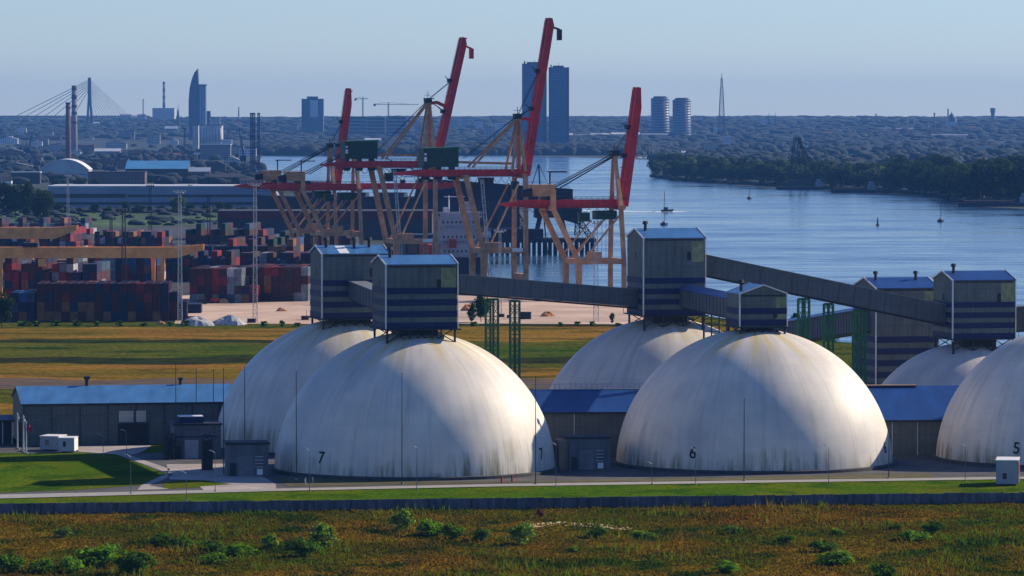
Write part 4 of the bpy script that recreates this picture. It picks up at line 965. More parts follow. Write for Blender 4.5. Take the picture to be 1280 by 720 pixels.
# pier with ship loader
Yp = 2085
q0 = gp(572, 319); q1 = gp(742, 318)
t_ = thing('pier', 'dark piled pier standing in the water behind the tallest crane', 'pier', (q0.x, q0.y, .1), R(3))
PL = (q1 - q0).length; m = MB(); m.box((0, 0, 5.5), (PL, 16, 7.4)); 
for i in range(26):
    for y in (.6, 8, 15): m.tube((PL * (i + .5) / 26, y, -1), (PL * (i + .5) / 26, y, 5.5), .5)
m.box((PL * .25, 2, 7.4), (PL * .62, 13, 11.5)); m.box((PL * .02, 2, 7.4), (PL * .16, 12, 13)); m.build('deck', M('pier_dark', (.020, .026, .045), .8, .4, .3), t_)
m = MB()
for i in range(40): m.tube((PL * i / 40, .2, 7.4), (PL * i / 40, .2, 9), .08, n=4)
m.bar((0, .2, 9), (PL, .2, 9), .12); m.build('railing', DARK, t_)
t_ = thing('ship_loader', 'dark bulk ship loader machine on the pier, long sloping boom to the left', 'ship loader', (cx_at(694, Yp) - 2, Yp + 9, 7.5), R(3))
m = MB()
for x in (-7, 7):
    for y in (-5, 5): m.bar((x, y, 0), (x * .6, y * .7, 12), 1.2)
m.box((-7.5, -5.5, 9), (7.5, 5.5, 13)); m.build('portal', DARK, t_)
m = MB(); m.prism([(-7, -4, 12), (12, -4, 6), (14, -4, 12), (8, -4, 21), (-7, -4, 20)], (0, 8, 0)); m.build('house', M('loader_dark', (.012, .018, .035), .6, .3, .3), t_)
m = MB(); m.prism([(-62, -2, 18.5), (-60, -2, 27), (10, -2, 22), (10, -2, 15)], (0, 4, 0)); m.build('boom', M('loader_boom_dark', (.016, .022, .05), .6, .3, .2), t_)
m = MB(); pass
for a_, b2 in (((10, 0, 12), (19, 0, -1)), ((13, 0, 14), (12, 0, 1)), ((-18, 0, 15), (-10, 0, 1)), ((-30, 0, 16), (-24, 0, 1))): MB().lattice(a_, b2, 2.2, 7, .38, .27).build('lattice_arm', DARK, t_)
# small harbour crane standing behind (jib down, left of nearest crane's girder)
def slewer(x, y, ytop, jib, label, mat, s=1.0, name='harbour_crane'):
    p = gp(x, y); hh = at(x, ytop, p.y).z; t_ = thing(name, label, 'crane', p, 0, 'slewing harbour cranes')
    m = MB()
    for a in ((-3, -3), (3, -3), (3, 3), (-3, 3)): m.bar((a[0] * s, a[1] * s, 0), (a[0] * .4 * s, a[1] * .4 * s, hh * .45), .6 * s)
    m.build('portal', mat, t_); m = MB(); m.box((-3 * s, -2 * s, hh * .45), (3 * s, 2 * s, hh * .6)); m.build('house', mat, t_)
    jx, jz = jib; m = MB(); m.lattice((1 * s, 0, hh * .5), (jx, 0, jz), 1.6 * s, 9, .32 * s, .22 * s, w2=.8 * s); m.bar((0, 0, hh * .6), (-1 * s, 0, hh), .7 * s); m.bar((-1 * s, 0, hh), (jx * .6, 0, jz * .6 + hh * .25), .25 * s); m.bar((-1 * s, 0, hh), (-6 * s, 0, hh * .62), .4 * s)
    m.build('jib', mat, t_); MB().cbox((-5.5 * s, 0, hh * .6), (3 * s, 3 * s, 2.4 * s)).build('counterweight', mat, t_)
    return t_
NB = M('crane_navy', (.014, .035, .12), .6, .3, .2)
slewer(676, 316, 205, (9.5, 27), 'blue slewing crane with lowered jib behind the tallest crane', M('slate_blue_paint', (.05, .09, .14), .6, .2), 1.0)
slewer(304, 224, 175, (-4, 50), 'dark blue slewing crane left of the twin lattice towers', NB, 1.1)
slewer(229, 222, 185, (2, 50), 'dark blue crane with upright jib left of the silo building', NB, 1.1)
slewer(34, 205, 172, (7, 40), 'dark blue shipyard crane at the far left edge', NB, 1.5)
slewer(46, 216, 192, (-9, 26), 'low dark crane left of the two brick chimneys', NB, 1.4)
slewer(140, 224, 198, (9, 26), 'small dark crane right of the white arched hall', NB, 1.3)
# twin dark blue lattice towers
for x, l in ((314.2, 'left dark blue lattice tower of the twin pair by the river mouth'), (317.6, 'middle dark blue lattice tower close behind the left one'), (323.5, 'right dark blue lattice tower of the twin pair')):
    p = gp(x, 222); hh = at(x, 142, p.y).z; t_ = thing('leg_tower', l, 'tower', p, 0, 'dark blue lattice towers of the jack-up')
    MB().lattice((0, 0, 0), (0, 0, hh), 1.9, 18, .6, .4).build('lattice', NB, t_)
    m = MB(); m.cbox((0, 0, hh * .64), (3, 3, 3)); m.cbox((0, 0, hh), (2.8, 2.8, 1.5)); m.build('collar', NB, t_)

# ================================================================== BOATS
def sailboat(x, y, ymast, L, label, wake=False, hullm=None):
    p = gp(x, y); hh = at(x, ymast, p.y).z; t_ = thing('sailing_boat', label, 'boat', (p.x - L * .09, p.y - L * .5, .15), R(-12), 'boats on the river')
    m = hullmesh(L, L * .3, 1.1, .25, .75); o = m.build('hull', hullm or HULLD, t_)
    MB().box((-L * .09, L * .3, 1.1), (L * .09, L * .62, 1.75)).build('cabin', GREY, t_)
    MB().tube((0, L * .55, 1), (0, L * .55, hh), .14, .09, 6).build('mast', DARK, t_)
    m = MB(); m.tube((0, L * .55, 2.2), (0, L * .12, 2.1), .16); m.tube((0, L * .55, hh), (0, L, 1.8), .05, n=4); m.tube((0, L * .55, hh), (0, 0, 1.4), .05, n=4); m.build('boom_and_stays', DARK, t_)
    MB().cbox((0, L * .18, 1.7), (.5, .5, 1.1)).build('helm', DARK, t_)
    return t_
sailboat(830, 281.5, 238, 11, 'dark sailing boat with bare mast nearer the tallest striped tower')
sailboat(936.5, 249, 232, 8.5, 'tiny sailing boat in mid river right of the motorboat')
sailboat(1175.5, 277.5, 247, 11, 'dark sailing boat with bare mast off the moored barge at the right')
p = gp(832, 265); t_ = thing('motorboat', 'dark motorboat with white wake crossing the river left of the middle', 'boat', (p.x - 3, p.y, .15), R(-92), 'boats on the river')
hullmesh(7, 2.6, 1.4, .4, .7).build('hull', HULLD, t_); MB().box((-1.0, 1.8, 1.4), (1.0, 4.6, 3.0)).build('cabin', DARK, t_)
m = MB(); n = 18; vs = []
WK = M('wake_foam', (.75, .80, .85), .8, .2, 1)
for i in range(n + 1):
    xx = -6 - i * 4.4; ww = (10 + i * 2.5) * (1 if i < 9 else (n - i) / 9); y0_ = 4 + i * 3.0 + 2 * math.sin(i * 1.7); vs += [(xx, y0_ - ww / 2, 0), (xx, y0_ + ww / 2, 0)]
m.add(vs, [(2 * i, 2 * i + 1, 2 * i + 3, 2 * i + 2) for i in range(n)]); m.add([(-8, -14, 0), (10, -6, 0), (15, 3, 0), (8, 12, 0), (-8, 12, 0)], [(0, 1, 2, 3, 4)])
o = m.build('wake', WK, None, loc=(p.x, p.y, .17)); o['kind'] = 'stuff'; tag(o, 'white foam wake behind the motorboat', 'wake', kind='stuff')
p = gp(1097, 282); t_ = thing('buoy', 'black channel buoy in the river left of the right sailing boat', 'buoy', p)
MB().lathe([(1.1, -.3), (1.1, .5), (.5, .9), (.35, 3.6), (.1, 4.0)], 12).build('body', BLACK, t_); MB().tube((0, 0, 3.9), (0, 0, 4.7), .25).build('lamp', DARK, t_)
# barges by the headland
def barge(x0, x1, y, label, cargo=True, hh=2.6):
    a = gp(x0, y); b = gp(x1, y); L = (b - a).length; t_ = thing('barge', label, 'barge', (a.x, a.y, .15), R(2), 'barges moored at the headland')
    m = MB(); m.prism([(0, 0, hh), (L, 0, hh), (L - 3, 0, -.3), (3, 0, -.3)], (0, 11, 0)); m.build('hull', HULLD, t_)
    m = MB(); m.box((L * .78, 2, hh), (L * .92, 9, hh + 4)); m.box((L * .80, 3, hh + 4), (L * .88, 8, hh + 6.5)); m.build('wheelhouse', M('barge_house', (.22, .25, .30), .6, .3), t_)
    if cargo: m = MB(); m.box((L * .1, 1.5, hh), (L * .7, 9.5, hh + 1.6)); m.tube((L * .3, 5, hh), (L * .3, 5, hh + 8), .3); m.build('cargo', DECK, t_)
barge(969, 1035, 237.5, 'dark barge carrying the tall derrick at the headland tip', False)
barge(1037, 1100, 241.5, 'low dark barge with small wheelhouse right of the derrick barge')
barge(1196, 1300, 258.5, 'long dark barge moored at the right edge below the wood')
t_ = thing('floating_derrick', 'tall dark lattice derrick standing on the barge at the headland', 'crane', gp(999, 237) + Vector((0, 4, 2.8)), 0)
hh = at(996, 176, gp(999, 237).y).z
for sx in (-1, 1): MB().lattice((sx * 8.5, 4, 0), (-1.5 + sx * 2.0, 0, hh), 1.6, 12, .45, .28).build('mast', DARK, t_)
MB().lattice((2, 0, 2), (-1.5, 0, hh - 1), 1.4, 12, .4, .25).build('ladder_mast', DARK, t_); MB().lattice((-1.5, 0, hh), (9, 0, hh * .52), 1.4, 8, .5, .35).build('jib', DARK, t_); MB().box((-9, -3, 0), (9, 6, 5)).build('house', DARK, t_)
# ================================================================== FAR CITY
def facade(name, col, fx=3.2, fz=3.4, dark=(.03, .045, .07), wf=.55, hf=.5):
    """wall colour with a window grid in object space"""
    if name in MATS: return MATS[name]
    m, nt, b, L = nodes(name); tc = nt.nodes.new('ShaderNodeTexCoord'); sx = nt.nodes.new('ShaderNodeSeparateXYZ'); L.new(tc.outputs['Object'], sx.inputs[0])
    h = mnode(nt, 'ADD', sx.outputs[0], sx.outputs[1])
    a = mnode(nt, 'LESS_THAN', mnode(nt, 'FRACT', mnode(nt, 'DIVIDE', h, fx)), wf); c = mnode(nt, 'LESS_THAN', mnode(nt, 'FRACT', mnode(nt, 'DIVIDE', sx.outputs[2], fz)), hf)
    base = mixc(nt, maprange(nt, noise(nt, tc.outputs['Object'], .08, 3), .35, .65, 0, 1), tuple(q * .8 for q in col), tuple(min(1, q * 1.15) for q in col))
    L.new(mixc(nt, mnode(nt, 'MULTIPLY', a, c), base, dark), b.inputs['Base Color']); b.inputs['Roughness'].default_value = .5
    MATS[name] = m; return m
FW = {'pale': facade('pale_facade', (.42, .42, .42)), 'cream': facade('cream_facade', (.40, .36, .29)), 'grey': facade('grey_facade', (.20, .21, .23)),
      'brown': facade('brown_facade', (.14, .075, .055)), 'white': facade('white_facade', (.68, .68, .68), 4, 4), 'glass': facade('glass_facade', (.05, .09, .17), 1.5, 3.6, (.03, .05, .09), .8, .75),
      'blind': M('blind_grey_wall', (.16, .16, .17), .8, .25, .05), 'blindpale': M('blind_pale_wall', (.45, .45, .45), .8, .2, .05), 'dark': M('dark_industrial_wall', (.045, .045, .055), .8, .3, .05)}
FR = {'dark': M('dark_far_roof', (.05, .05, .06), .8, .25, .05), 'pale': M('pale_far_roof', (.55, .57, .60), .6, .15, .05), 'red': M('red_far_roof', (.22, .06, .04), .8, .25, .05), 'blue': M('blue_far_roof', (.06, .22, .42), .5, .15, .05), 'grey': M('grey_far_roof', (.20, .21, .23), .7, .2, .05)}
def fb(x0, x1, yt, yb, label, wall='grey', roof='dark', style='flat', cat='building', name='city_building', depth=None, rot=0, group=None, plus=None):
    """far building standing on the terrain between two picture columns; roofs and blocks are real solids"""
    c = tp((x0 + x1) / 2, yb); W = (x1 - x0) * c.y / 5760; h = at(0, yt, c.y).z - c.z; D = depth or max(10, min(W * .5, 45))
    root = thing(name, label, cat, c - Vector((0, 0, 1.5)), R(rot), group); h += 1.5; m = MB()
    if style == 'flat':
        m.box((-W / 2, 0, 0), (W / 2, D, h)); m.build('wall', FW[wall], root)
        r = MB(); r.box((-W / 2 - .4, -.4, h + .003), (W / 2 + .4, D + .4, h + 1.0)); r.build('roof', FR[roof], root)
    elif style == 'gable':
        e = h * .72; m.add([(-W / 2, 0, 0), (W / 2, 0, 0), (W / 2, D, 0), (-W / 2, D, 0), (-W / 2, 0, e), (W / 2, 0, e), (W / 2, D, e), (-W / 2, D, e), (-W / 2, D / 2, h), (W / 2, D / 2, h)],
              [(0, 1, 5, 4), (1, 2, 6, 9, 5), (2, 3, 7, 6), (3, 0, 4, 8, 7)]); m.build('wall', FW[wall], root); r = MB()
        for s in (0, D): r.prism([(-W / 2 - .6, D / 2, h + .6), (-W / 2 - .6, s, e + .5), (-W / 2 - .6, s, e + .05), (-W / 2 - .6, D / 2, h + .1)], (W + 1.2, 0, 0))
        r.build('roof', FR[roof], root)
    elif style == 'front':
        e = h * .7; m.add([(-W / 2, 0, 0), (W / 2, 0, 0), (W / 2, D, 0), (-W / 2, D, 0), (-W / 2, 0, e), (W / 2, 0, e), (W / 2, D, e), (-W / 2, D, e), (0, 0, h), (0, D, h)],
              [(0, 1, 5, 8, 4), (1, 2, 6, 5), (2, 3, 7, 9, 6), (3, 0, 4, 7)]); m.build('wall', FW[wall], root); r = MB()
        for s in (-1, 1): r.prism([(0, -.5, h + .6), (s * (W / 2 + .5), -.5, e + .4), (s * (W / 2 + .5), -.5, e), (0, -.5, h + .1)], (0, D + 1, 0))
        r.build('roof', FR[roof], root)
    if plus: plus(root, W, D, h)
    return root
def stack(x, yt, yb, w0, w1, label, mat, bands=None, group='chimneys of the city', name='chimney'):
    c = tp(x, yb); s = c.y / 5760; h = at(0, yt, c.y).z - c.z + 1.5; t_ = thing(name, label, 'chimney', c - Vector((0, 0, 1.5)), 0, group)
    MB().lathe([(w0 * s / 2, 0), (w0 * s * .47, h * .3), (w1 * s / 2, h)], 20).build('shaft', mat, t_, True)
    for z0, z1 in bands or [(.965, 1.0)]:
        f = lambda z: (w0 + (w1 - w0) * z) * s / 2 + .25
        MB().lathe([(f(z0), h * z0), (f(z0) + .25, h * (z0 + z1) / 2), (f(z1), h * z1 + .1)], 20).build('band', M('chimney_band_dark', (.03, .03, .04), .8, .2), t_, True)
    return t_
BRK = M('chimney_brick', (.13, .06, .065), .85, .25, .05); CCN = M('chimney_concrete', (.22, .20, .21), .85, .2, .05)
stack(85.3, 128, 205, 7.4, 5.4, 'shorter brick chimney of the close pair at the left', BRK, [(.9, .93), (.97, 1)])
stack(93, 107, 192, 8.0, 5.8, 'taller banded chimney of the close pair at the left', CCN, [(.985, 1), (.93, .975), (.80, .87), (.68, .72), (.58, .62), (.45, .48)])
stack(205, 102, 137, 3.6, 2.6, 'red and white chimney over the pale power station block', M('chimney_rose', (.24, .13, .14), .8, .2, .05), [(.93, 1), (.72, .82), (.52, .62), (.3, .42)])
stack(298.5, 134, 150, 2.0, 1.4, 'small chimney on the skyline right of the sail-shaped tower', CCN)
stack(1095, 142, 153, 1.8, 1.6, 'tiny chimney on the right skyline, leftmost of the right group', BRK)
stack(1134, 147, 160, 1.5, 1.3, 'tiny chimney on the right skyline, second of the right group', CCN)
stack(1142.5, 148, 161, 1.5, 1.3, 'tiny chimney on the right skyline, third of the right group', CCN)
stack(1168, 141, 166, 2.2, 1.8, 'brick chimney on the right skyline left of the domed church', BRK)
stack(1159, 152, 166, 2.2, 1.9, 'short brick chimney beside the taller one on the right skyline', BRK)
stack(1185, 136, 152, 2.0, 1.8, 'dark chimney immediately left of the domed church', BRK)
# cable-stayed bridge
c = tp(112, 158); s = c.y / 5760
t_ = thing('cable_stayed_bridge', 'cable-stayed bridge with one dark tall pylon at the far left', 'bridge', c, 0)
zp = at(0, 97, c.y).z - c.z; m = MB(); m.bar((-3.0 * s, 0, 0), (-.9 * s, 0, zp * .58), 3.0 * s, 5, 2.6 * s, 4); m.bar((3.0 * s, 0, 0), (.9 * s, 0, zp * .58), 3.0 * s, 5, 2.6 * s, 4); m.bar((0, 0, zp * .5), (0, 0, zp), 4.6 * s, 5, 3.7 * s, 4); m.build('pylon', M('pylon_grey_blue', (.06, .06, .085), .8, .2, .05), t_)
zd = at(0, 145.2, c.y).z - c.z
MB().bar((-135 * s, 0, zd), (75 * s, 0, zd), 12, 3).build('deck', CONC, t_)
CAB = M('bridge_cable', (.04, .05, .08), .5, .1)
for k in range(7):
    f = 1 - k * .13
    MB().tube((-.5 * s, 0, zp * (.95 - k * .03)), (-92 * s * f, 0, zd), .34 * s, n=4).build('cable', CAB, t_)
for k in range(12):
    f = 1 - k * .082
    MB().tube((.5 * s, 0, zp * (.95 - k * .03)), (50 * s * f, 0, zd), .2 * s, n=4).build('cable', CAB, t_)
# pale power station
fb(190.5, 218, 135.5, 152, 'pale block of the power station under the banded chimney', 'blindpale', 'grey', depth=60)
# church spires
def spire(x, yt, yb, w, label, body='brown'):
    c = tp(x, yb); s = c.y / 5760; h = at(0, yt, c.y).z - c.z; t_ = thing('church_tower', label, 'church', c, 0, 'church towers on the skyline')
    W = w * s / 2; MB().box((-W, 0, 0), (W, 2 * W, h * .5)).build('wall', FW[body], t_)
    MB().lathe([(W * 1.1, h * .5), (W * .75, h * .62), (W * .8, h * .66), (W * .3, h * .82), (.2, h)], 8, (0, W)).build('spire', M('spire_green', (.05, .10, .09), .7, .2), t_)
    return t_
spire(222.5, 131, 160, 3.4, 'dark church spire left of the sail-shaped tower'); spire(961, 141, 157, 1.8, 'left one of two tiny church spires right of the lattice mast', 'cream'); spire(969, 140, 157, 1.8, 'right one of two tiny church spires right of the lattice mast', 'cream')
# sail tower
c = tp(247, 175); s = c.y / 5760
t_ = thing('sail_shaped_tower', 'tall glass tower with a pointed curved sail edge at the left', 'skyscraper', c, 0)
zz = lambda y: at(0, y, c.y).z - c.z; X = lambda x: (x - 247) * s
sail = [(236.8, 178), (235.8, 150), (235.9, 125), (237.2, 110), (239.8, 99), (243, 91), (247.2, 85.8), (248.2, 106), (248.2, 178)]
MB().prism([(X(x), 0, max(0, zz(y))) for x, y in sail], (0, 26, 0)).build('sail', FW['glass'], t_)
MB().box((X(248.3), 3, 0), (X(257.2), 28, zz(107))).build('side_slab', M('steel_facade', (.12, .19, .30), .4, .2, .05), t_)
for x in (250.2, 253.4, 256): MB().box((X(x), 2.2, 0), (X(x + .9), 2.99, zz(107.6))).build('fin', M('pale_fin', (.4, .45, .5), .5, .1), t_)
MB().box((X(248.3), 1.5, zz(107)), (X(257.8), 29, zz(105.4))).build('crown', FR['dark'], t_)
fb(240, 262.5, 139, 166, 'dark brown block with gabled tops in front of the sail-shaped tower', 'dark', 'dark', 'gable')
fb(264, 275, 147, 166, 'small pale block right of the dark block, before the sail tower', 'pale', 'grey')
sb = fb(247, 277, 157, 180, 'pale ribbed grain silo block below the sail-shaped tower', 'blindpale', 'dark', depth=50)
c = tp(262, 180); W = 30 * c.y / 5760
for k in range(8): MB().tube((-W / 2 + W * (k + .5) / 8, -2, 0), (-W / 2 + W * (k + .5) / 8, -2, at(0, 159, c.y).z - c.z), W / 20, n=12).build('silo_cell', FW['blindpale'], sb, True)
fb(241, 248, 157, 192, 'narrow pale lift shaft block left of the grain silo', 'blindpale', 'dark', depth=20)
fb(250, 288, 181, 200, 'grey factory block under the grain silo with pale roof edge', 'grey', 'pale'); fb(258, 276, 179, 184, 'pale roofed low shed directly beneath the ribbed silo', 'blind', 'pale')
# office towers
o_ = fb(377, 404, 124, 168, 'square pale glass office tower left of the first raised boom', 'glass', 'dark', depth=50)
c = tp(390, 168); s = c.y / 5760; hh = at(0, 120.5, c.y).z - c.z + 1.5
MB().box((-7 * s, 8, hh - 3.5 * s), (6.5 * s, 40, hh)).build('plant_room', FW['dark'], o_)
W = 27 * s; h0 = at(0, 124, c.y).z - c.z + 1.5
MB().prism([(-W * .49, -.6, h0 * .2), (-W * .49, -.6, h0 * .97), (W * .02, -.6, h0 * .2)], (0, .5, 0)).build('dark_glazing', M('deep_blue_glass', (.02, .05, .10), .3, .1), o_)
MB().box((W * .28, -.6, h0 * .55), (W * .34, -.1, h0 * .97)).build('dark_glazing', M('deep_blue_glass', (.02, .05, .10), .3, .1), o_)
MB().box((-W * .1, -.6, h0 * .5), (W * .26, -.1, h0 * .97)).build('pale_panel', M('pale_blue_panel', (.42, .50, .60), .4, .1), o_)
def tower_round(x0, x1, yt, yb, label, nf=14, round_=True, group='paired towers', name='residential_tower', mat='glass', rad=None):
    c = tp((x0 + x1) / 2, yb); s = c.y / 5760; W = (x1 - x0) * s; h = at(0, yt, c.y).z - c.z; t_ = thing(name, label, 'skyscraper', c + Vector((0, W / 2, -1)), 0, group); h += 1
    n = 32 if round_ else 8
    MB().lathe([(W * .47, 0), (W * .47, h)], n).build('wall', FW[mat], t_, round_)
    for k in range(nf):
        z = h * (k + .5) / nf
        MB().lathe([(W * .472, z), (W * .5, z + .1), (W * .5, z + h * .022), (W * .472, z + h * .024)], n).build('balcony_ring', M('balcony_pale', (.17, .24, .34), .5, .15), t_, round_)
    MB().lathe([(W * .40, h), (W * .40, h + 2.5), (W * .32, h + 3), (W * .32, h + 5)], 16).build('roof', FR['dark'], t_, False)
    return t_
tower_round(813.5, 837.5, 123, 170, 'left one of two short round towers with pale balcony rings'); tower_round(840.5, 864.5, 125, 170, 'right one of two short round towers with pale balcony rings')
def slab(x0, x1, yt, yb, label, dx):
    c = tp((x0 + x1) / 2, yb); s = c.y / 5760; W = (x1 - x0) * s; h = at(0, yt, c.y).z - c.z; t_ = thing('twin_tower', label, 'skyscraper', c, 0, 'blue glass twin towers')
    pts = [(-W / 2, 4, 0), (-W * .42, 0, 0), (W * .32, 0, 0), (W / 2, 8, 0), (W / 2, 26, 0), (-W / 2, 26, 0)]
    MB().prism(pts, (0, 0, h)).build('wall', facade('blue_curtain_wall', (.040, .105, .23), 2.4, 3.8, (.022, .06, .15), .7, .6), t_)
    for k in range(30): MB().box((-W * .42, -.5, h * (k + .5) / 30), (W * .32, -.02, h * (k + .5) / 30 + .9)).build('floor_band', M('tower_floor_band', (.065, .14, .27), .5, .1), t_)
    MB().box((W * .40, 3, 0), (W * .5 + .5, 7.2, h)).build('dark_corner', M('deep_blue_glass', (.02, .05, .10), .3, .1), t_)
    m = MB(); m.box((-W * .3, 6, h), (W * .25, 20, h + 3)); m.box((-W * .42, 5, h), (-W * .36, 8, h + 4.5)); m.tube((0, 12, h + 3), (0, 12, h + 8), .3); m.build('roof_plant', FR['dark'], t_)
    return t_
slab(652.5, 683, 79.5, 188, 'left one of the two tall blue glass twin towers, behind the raised boom', 0); slab(686, 711, 84, 188, 'right one of the two tall blue glass twin towers, in full view', 0)
# building sites with tower cranes
for x0, x1, yt, l in ((437, 458, 146, 'left part of the far unfinished slab block behind the first raised boom'), (459, 481, 147, 'middle unfinished slab block under the far tower cranes'), (483, 508, 146, 'right unfinished slab block near the second crane mast')):
    def fl(r, W, D, h):
        for k in range(6):
            MB().box((-W / 2 - 1, -2, h * k / 6), (W / 2 + 1, -.02, h * k / 6 + 1.4)).build('floor_slab', FW['blindpale'], r)
    fb(x0, x1, yt, 172, l, 'dark', 'grey', plus=fl)
def tcrane(x, yt, yb, l0, l1, label):
    c = tp(x, yb); s = c.y / 5760; h = at(0, yt, c.y).z - c.z; t_ = thing('tower_crane', label, 'crane', c, 0, 'far tower cranes')
    MB().lattice((0, 0, 0), (0, 0, h), 1.3 * s, 16, .45 * s, .3 * s).build('mast', DARK, t_); m = MB(); m.bar((-l0 * s, 0, h - 1.5 * s), (l1 * s, 0, h - 1.5 * s), .7 * s); m.bar((-l0 * s, 0, h - s), (0, 0, h + s), .35 * s); m.bar((l1 * s * .7, 0, h - 1.2 * s), (0, 0, h + s), .3 * s); m.build('jib', DARK, t_)
    MB().cbox((-l0 * s * .9, 0, h - 2.6 * s), (3 * s, 2 * s, 2 * s)).build('counterweight', DARK, t_)
tcrane(453.5, 122, 168, 10, 7, 'short-jibbed tower crane above the building site, left one'); tcrane(485.5, 129, 168, 19, 38, 'long-jibbed tower crane above the building site, right one')
# radio mast
c = tp(902, 168); h = at(0, 92, c.y).z - c.z; s = c.y / 5760; t_ = thing('radio_mast', 'tall lattice radio mast on the skyline right of the round towers', 'mast', c, 0)
MB().lattice((0, 0, 0), (0, 0, h * .78), 8.5 * s, 12, .8 * s, .5 * s, w2=3 * s).build('lattice', M('mast_blue_grey', (.05, .06, .09), .6, .1), t_); m = MB(); m.lattice((0, 0, h * .78), (0, 0, h * .92), 2.2 * s, 4, .6 * s); m.tube((0, 0, h * .9), (0, 0, h), .4 * s); m.build('antenna', DARK, t_)
c = tp(179, 150); t_ = thing('radio_mast', 'thin mast on the skyline left of the power station', 'mast', c, 0); s = c.y / 5760
MB().lattice((0, 0, 0), (0, 0, at(0, 124, c.y).z - c.z), 1.3 * s, 14, .25 * s, .2 * s).build('lattice', M('mast_blue_grey', (.05, .06, .09), .6, .1), t_)
# water tower, domed church
c = tp(1241, 150); s = c.y / 5760; h = at(0, 135, c.y).z - c.z; t_ = thing('water_tower', 'flat-topped concrete water tower alone on the right skyline', 'water tower', c, 0)
MB().lathe([(2.4 * s, 0), (2.3 * s, h * .5), (3.2 * s, h * .72), (3.3 * s, h * .98), (2.9 * s, h)], 24).build('body', M('water_tower_grey', (.12, .15, .2), .8, .1), t_)
c = tp(1190, 158); s = c.y / 5760; t_ = thing('domed_church', 'white church with dark domes on the right skyline', 'church', c, 0); W = 9 * s
MB().box((-W * .7, 0, 0), (W * .75, W, 5.5 * s)).build('wall', FW['white'], t_); MB().lathe([(W * .42, 5 * s), (W * .42, 9 * s), (W * .46, 11 * s), (W * .3, 14 * s), (W * .06, 16.5 * s), (.2, 19 * s)], 16, (0, W / 2)).build('dome', M('church_dome_dark', (.04, .05, .08), .6, .2), t_)
for q in (-.5, .5): MB().lathe([(W * .16, 5 * s), (W * .16, 8 * s), (W * .12, 10 * s), (.1, 12 * s)], 10, (q * W, W * .3)).build('turret', FW['white'], t_)
# mid-left port buildings
c = gp(80.5, 226); s = c.y / 5760; W = 61 * s; t_ = thing('arched_hall', 'white arched hall with rounded roof at the left', 'hall', c, R(2)); n = 18; yy = at(0, 212, c.y).z; yr = at(0, 199, c.y).z
arc = [(-W / 2, yy * .95)] + [(-W / 2 + W * k / n, yy + (yr - yy) * (1 - abs(2 * k / n - 1) ** 2.2)) for k in range(n + 1)] + [(W / 2, yy * .95)]
MB().prism([(-W / 2 + .6, 0, 0)] + [(x * .985, 0, z - .5) for x, z in arc] + [(W / 2 - .6, 0, 0)], (0, 62, 0)).build('wall', M('hall_white_sheet', (.40, .46, .52), .6, .2, .05), t_)
m = MB()
for k in range(len(arc) - 1): (xa, za), (xb, zb) = arc[k], arc[k + 1]; m.prism([(xa, -.8, za), (xb, -.8, zb), (xb, -.8, zb - .55), (xa, -.8, za - .55)], (0, 64, 0))
m.build('roof', WHITE, t_); MB().box((-W * .38, -.4, 0), (W * .25, -.02, yy * .5)).build('door', FW['dark'], t_); MB().box((-W * .5, -.25, yy * .55), (W * .48, -.03, yy * .62)).build('cladding_band', M('steel_facade', (.12, .19, .30), .4, .2, .05), t_)
shed('port_shed', 'big dark shed with broad pale blue roof right of the white arched hall', 'shed', gp(157, 226), 78 * gp(157, 226).y / 5760, 60, 11.5, 19, R(1), roofm=FR['blue'], wallm=FW['dark'], bays=6, trimm=FW['dark'])
fb(110, 181, 216, 233, 'long dark brown windowless hall between arched hall and blue-roofed shed', 'brown', 'dark')
FW['bluepale'] = M('blue_grey_sheet_wall', (.22, .27, .36), .7, .15, .05)
lw = fb(60, 345, 234, 262.5, 'very long grey-blue warehouse with two dark stripes across the left', 'bluepale', 'pale', name='long_warehouse', depth=60)
c = tp(202, 262.5); s = c.y / 5760; W = 285 * s; MB().box((-W / 2, -.6, 5), (W / 2, -.02, 6.6)).build('dark_stripe', FW['dark'], lw); MB().box((-W / 2, -.6, 9.6), (-W * .16, -.02, 12.2)).build('dark_stripe', FW['dark'], lw); MB().box((-W * .15, -.6, 10.2), (W / 2, -.02, 11.6)).build('dark_stripe', FW['dark'], lw)
for k in range(12): MB().box((-W * .45 + k * W * .08, 4, 13.6), (-W * .45 + k * W * .08 + 3, 8, 16.6)).build('roof_light', FR['dark'] if k % 3 else WHITE, lw)
ds = fb(272, 540, 266, 300, 'long dark maroon shed with a red fascia behind the quay cranes', 'dark', 'dark', name='quay_shed', depth=40)
c = tp(406, 300); s = c.y / 5760; MB().box((-134 * s, -.8, at(0, 270, c.y).z), (134 * s, -.02, at(0, 265.5, c.y).z + 1.5)).build('red_fascia', M('maroon_fascia', (.10, .010, .02), .6, .2, .1), ds)
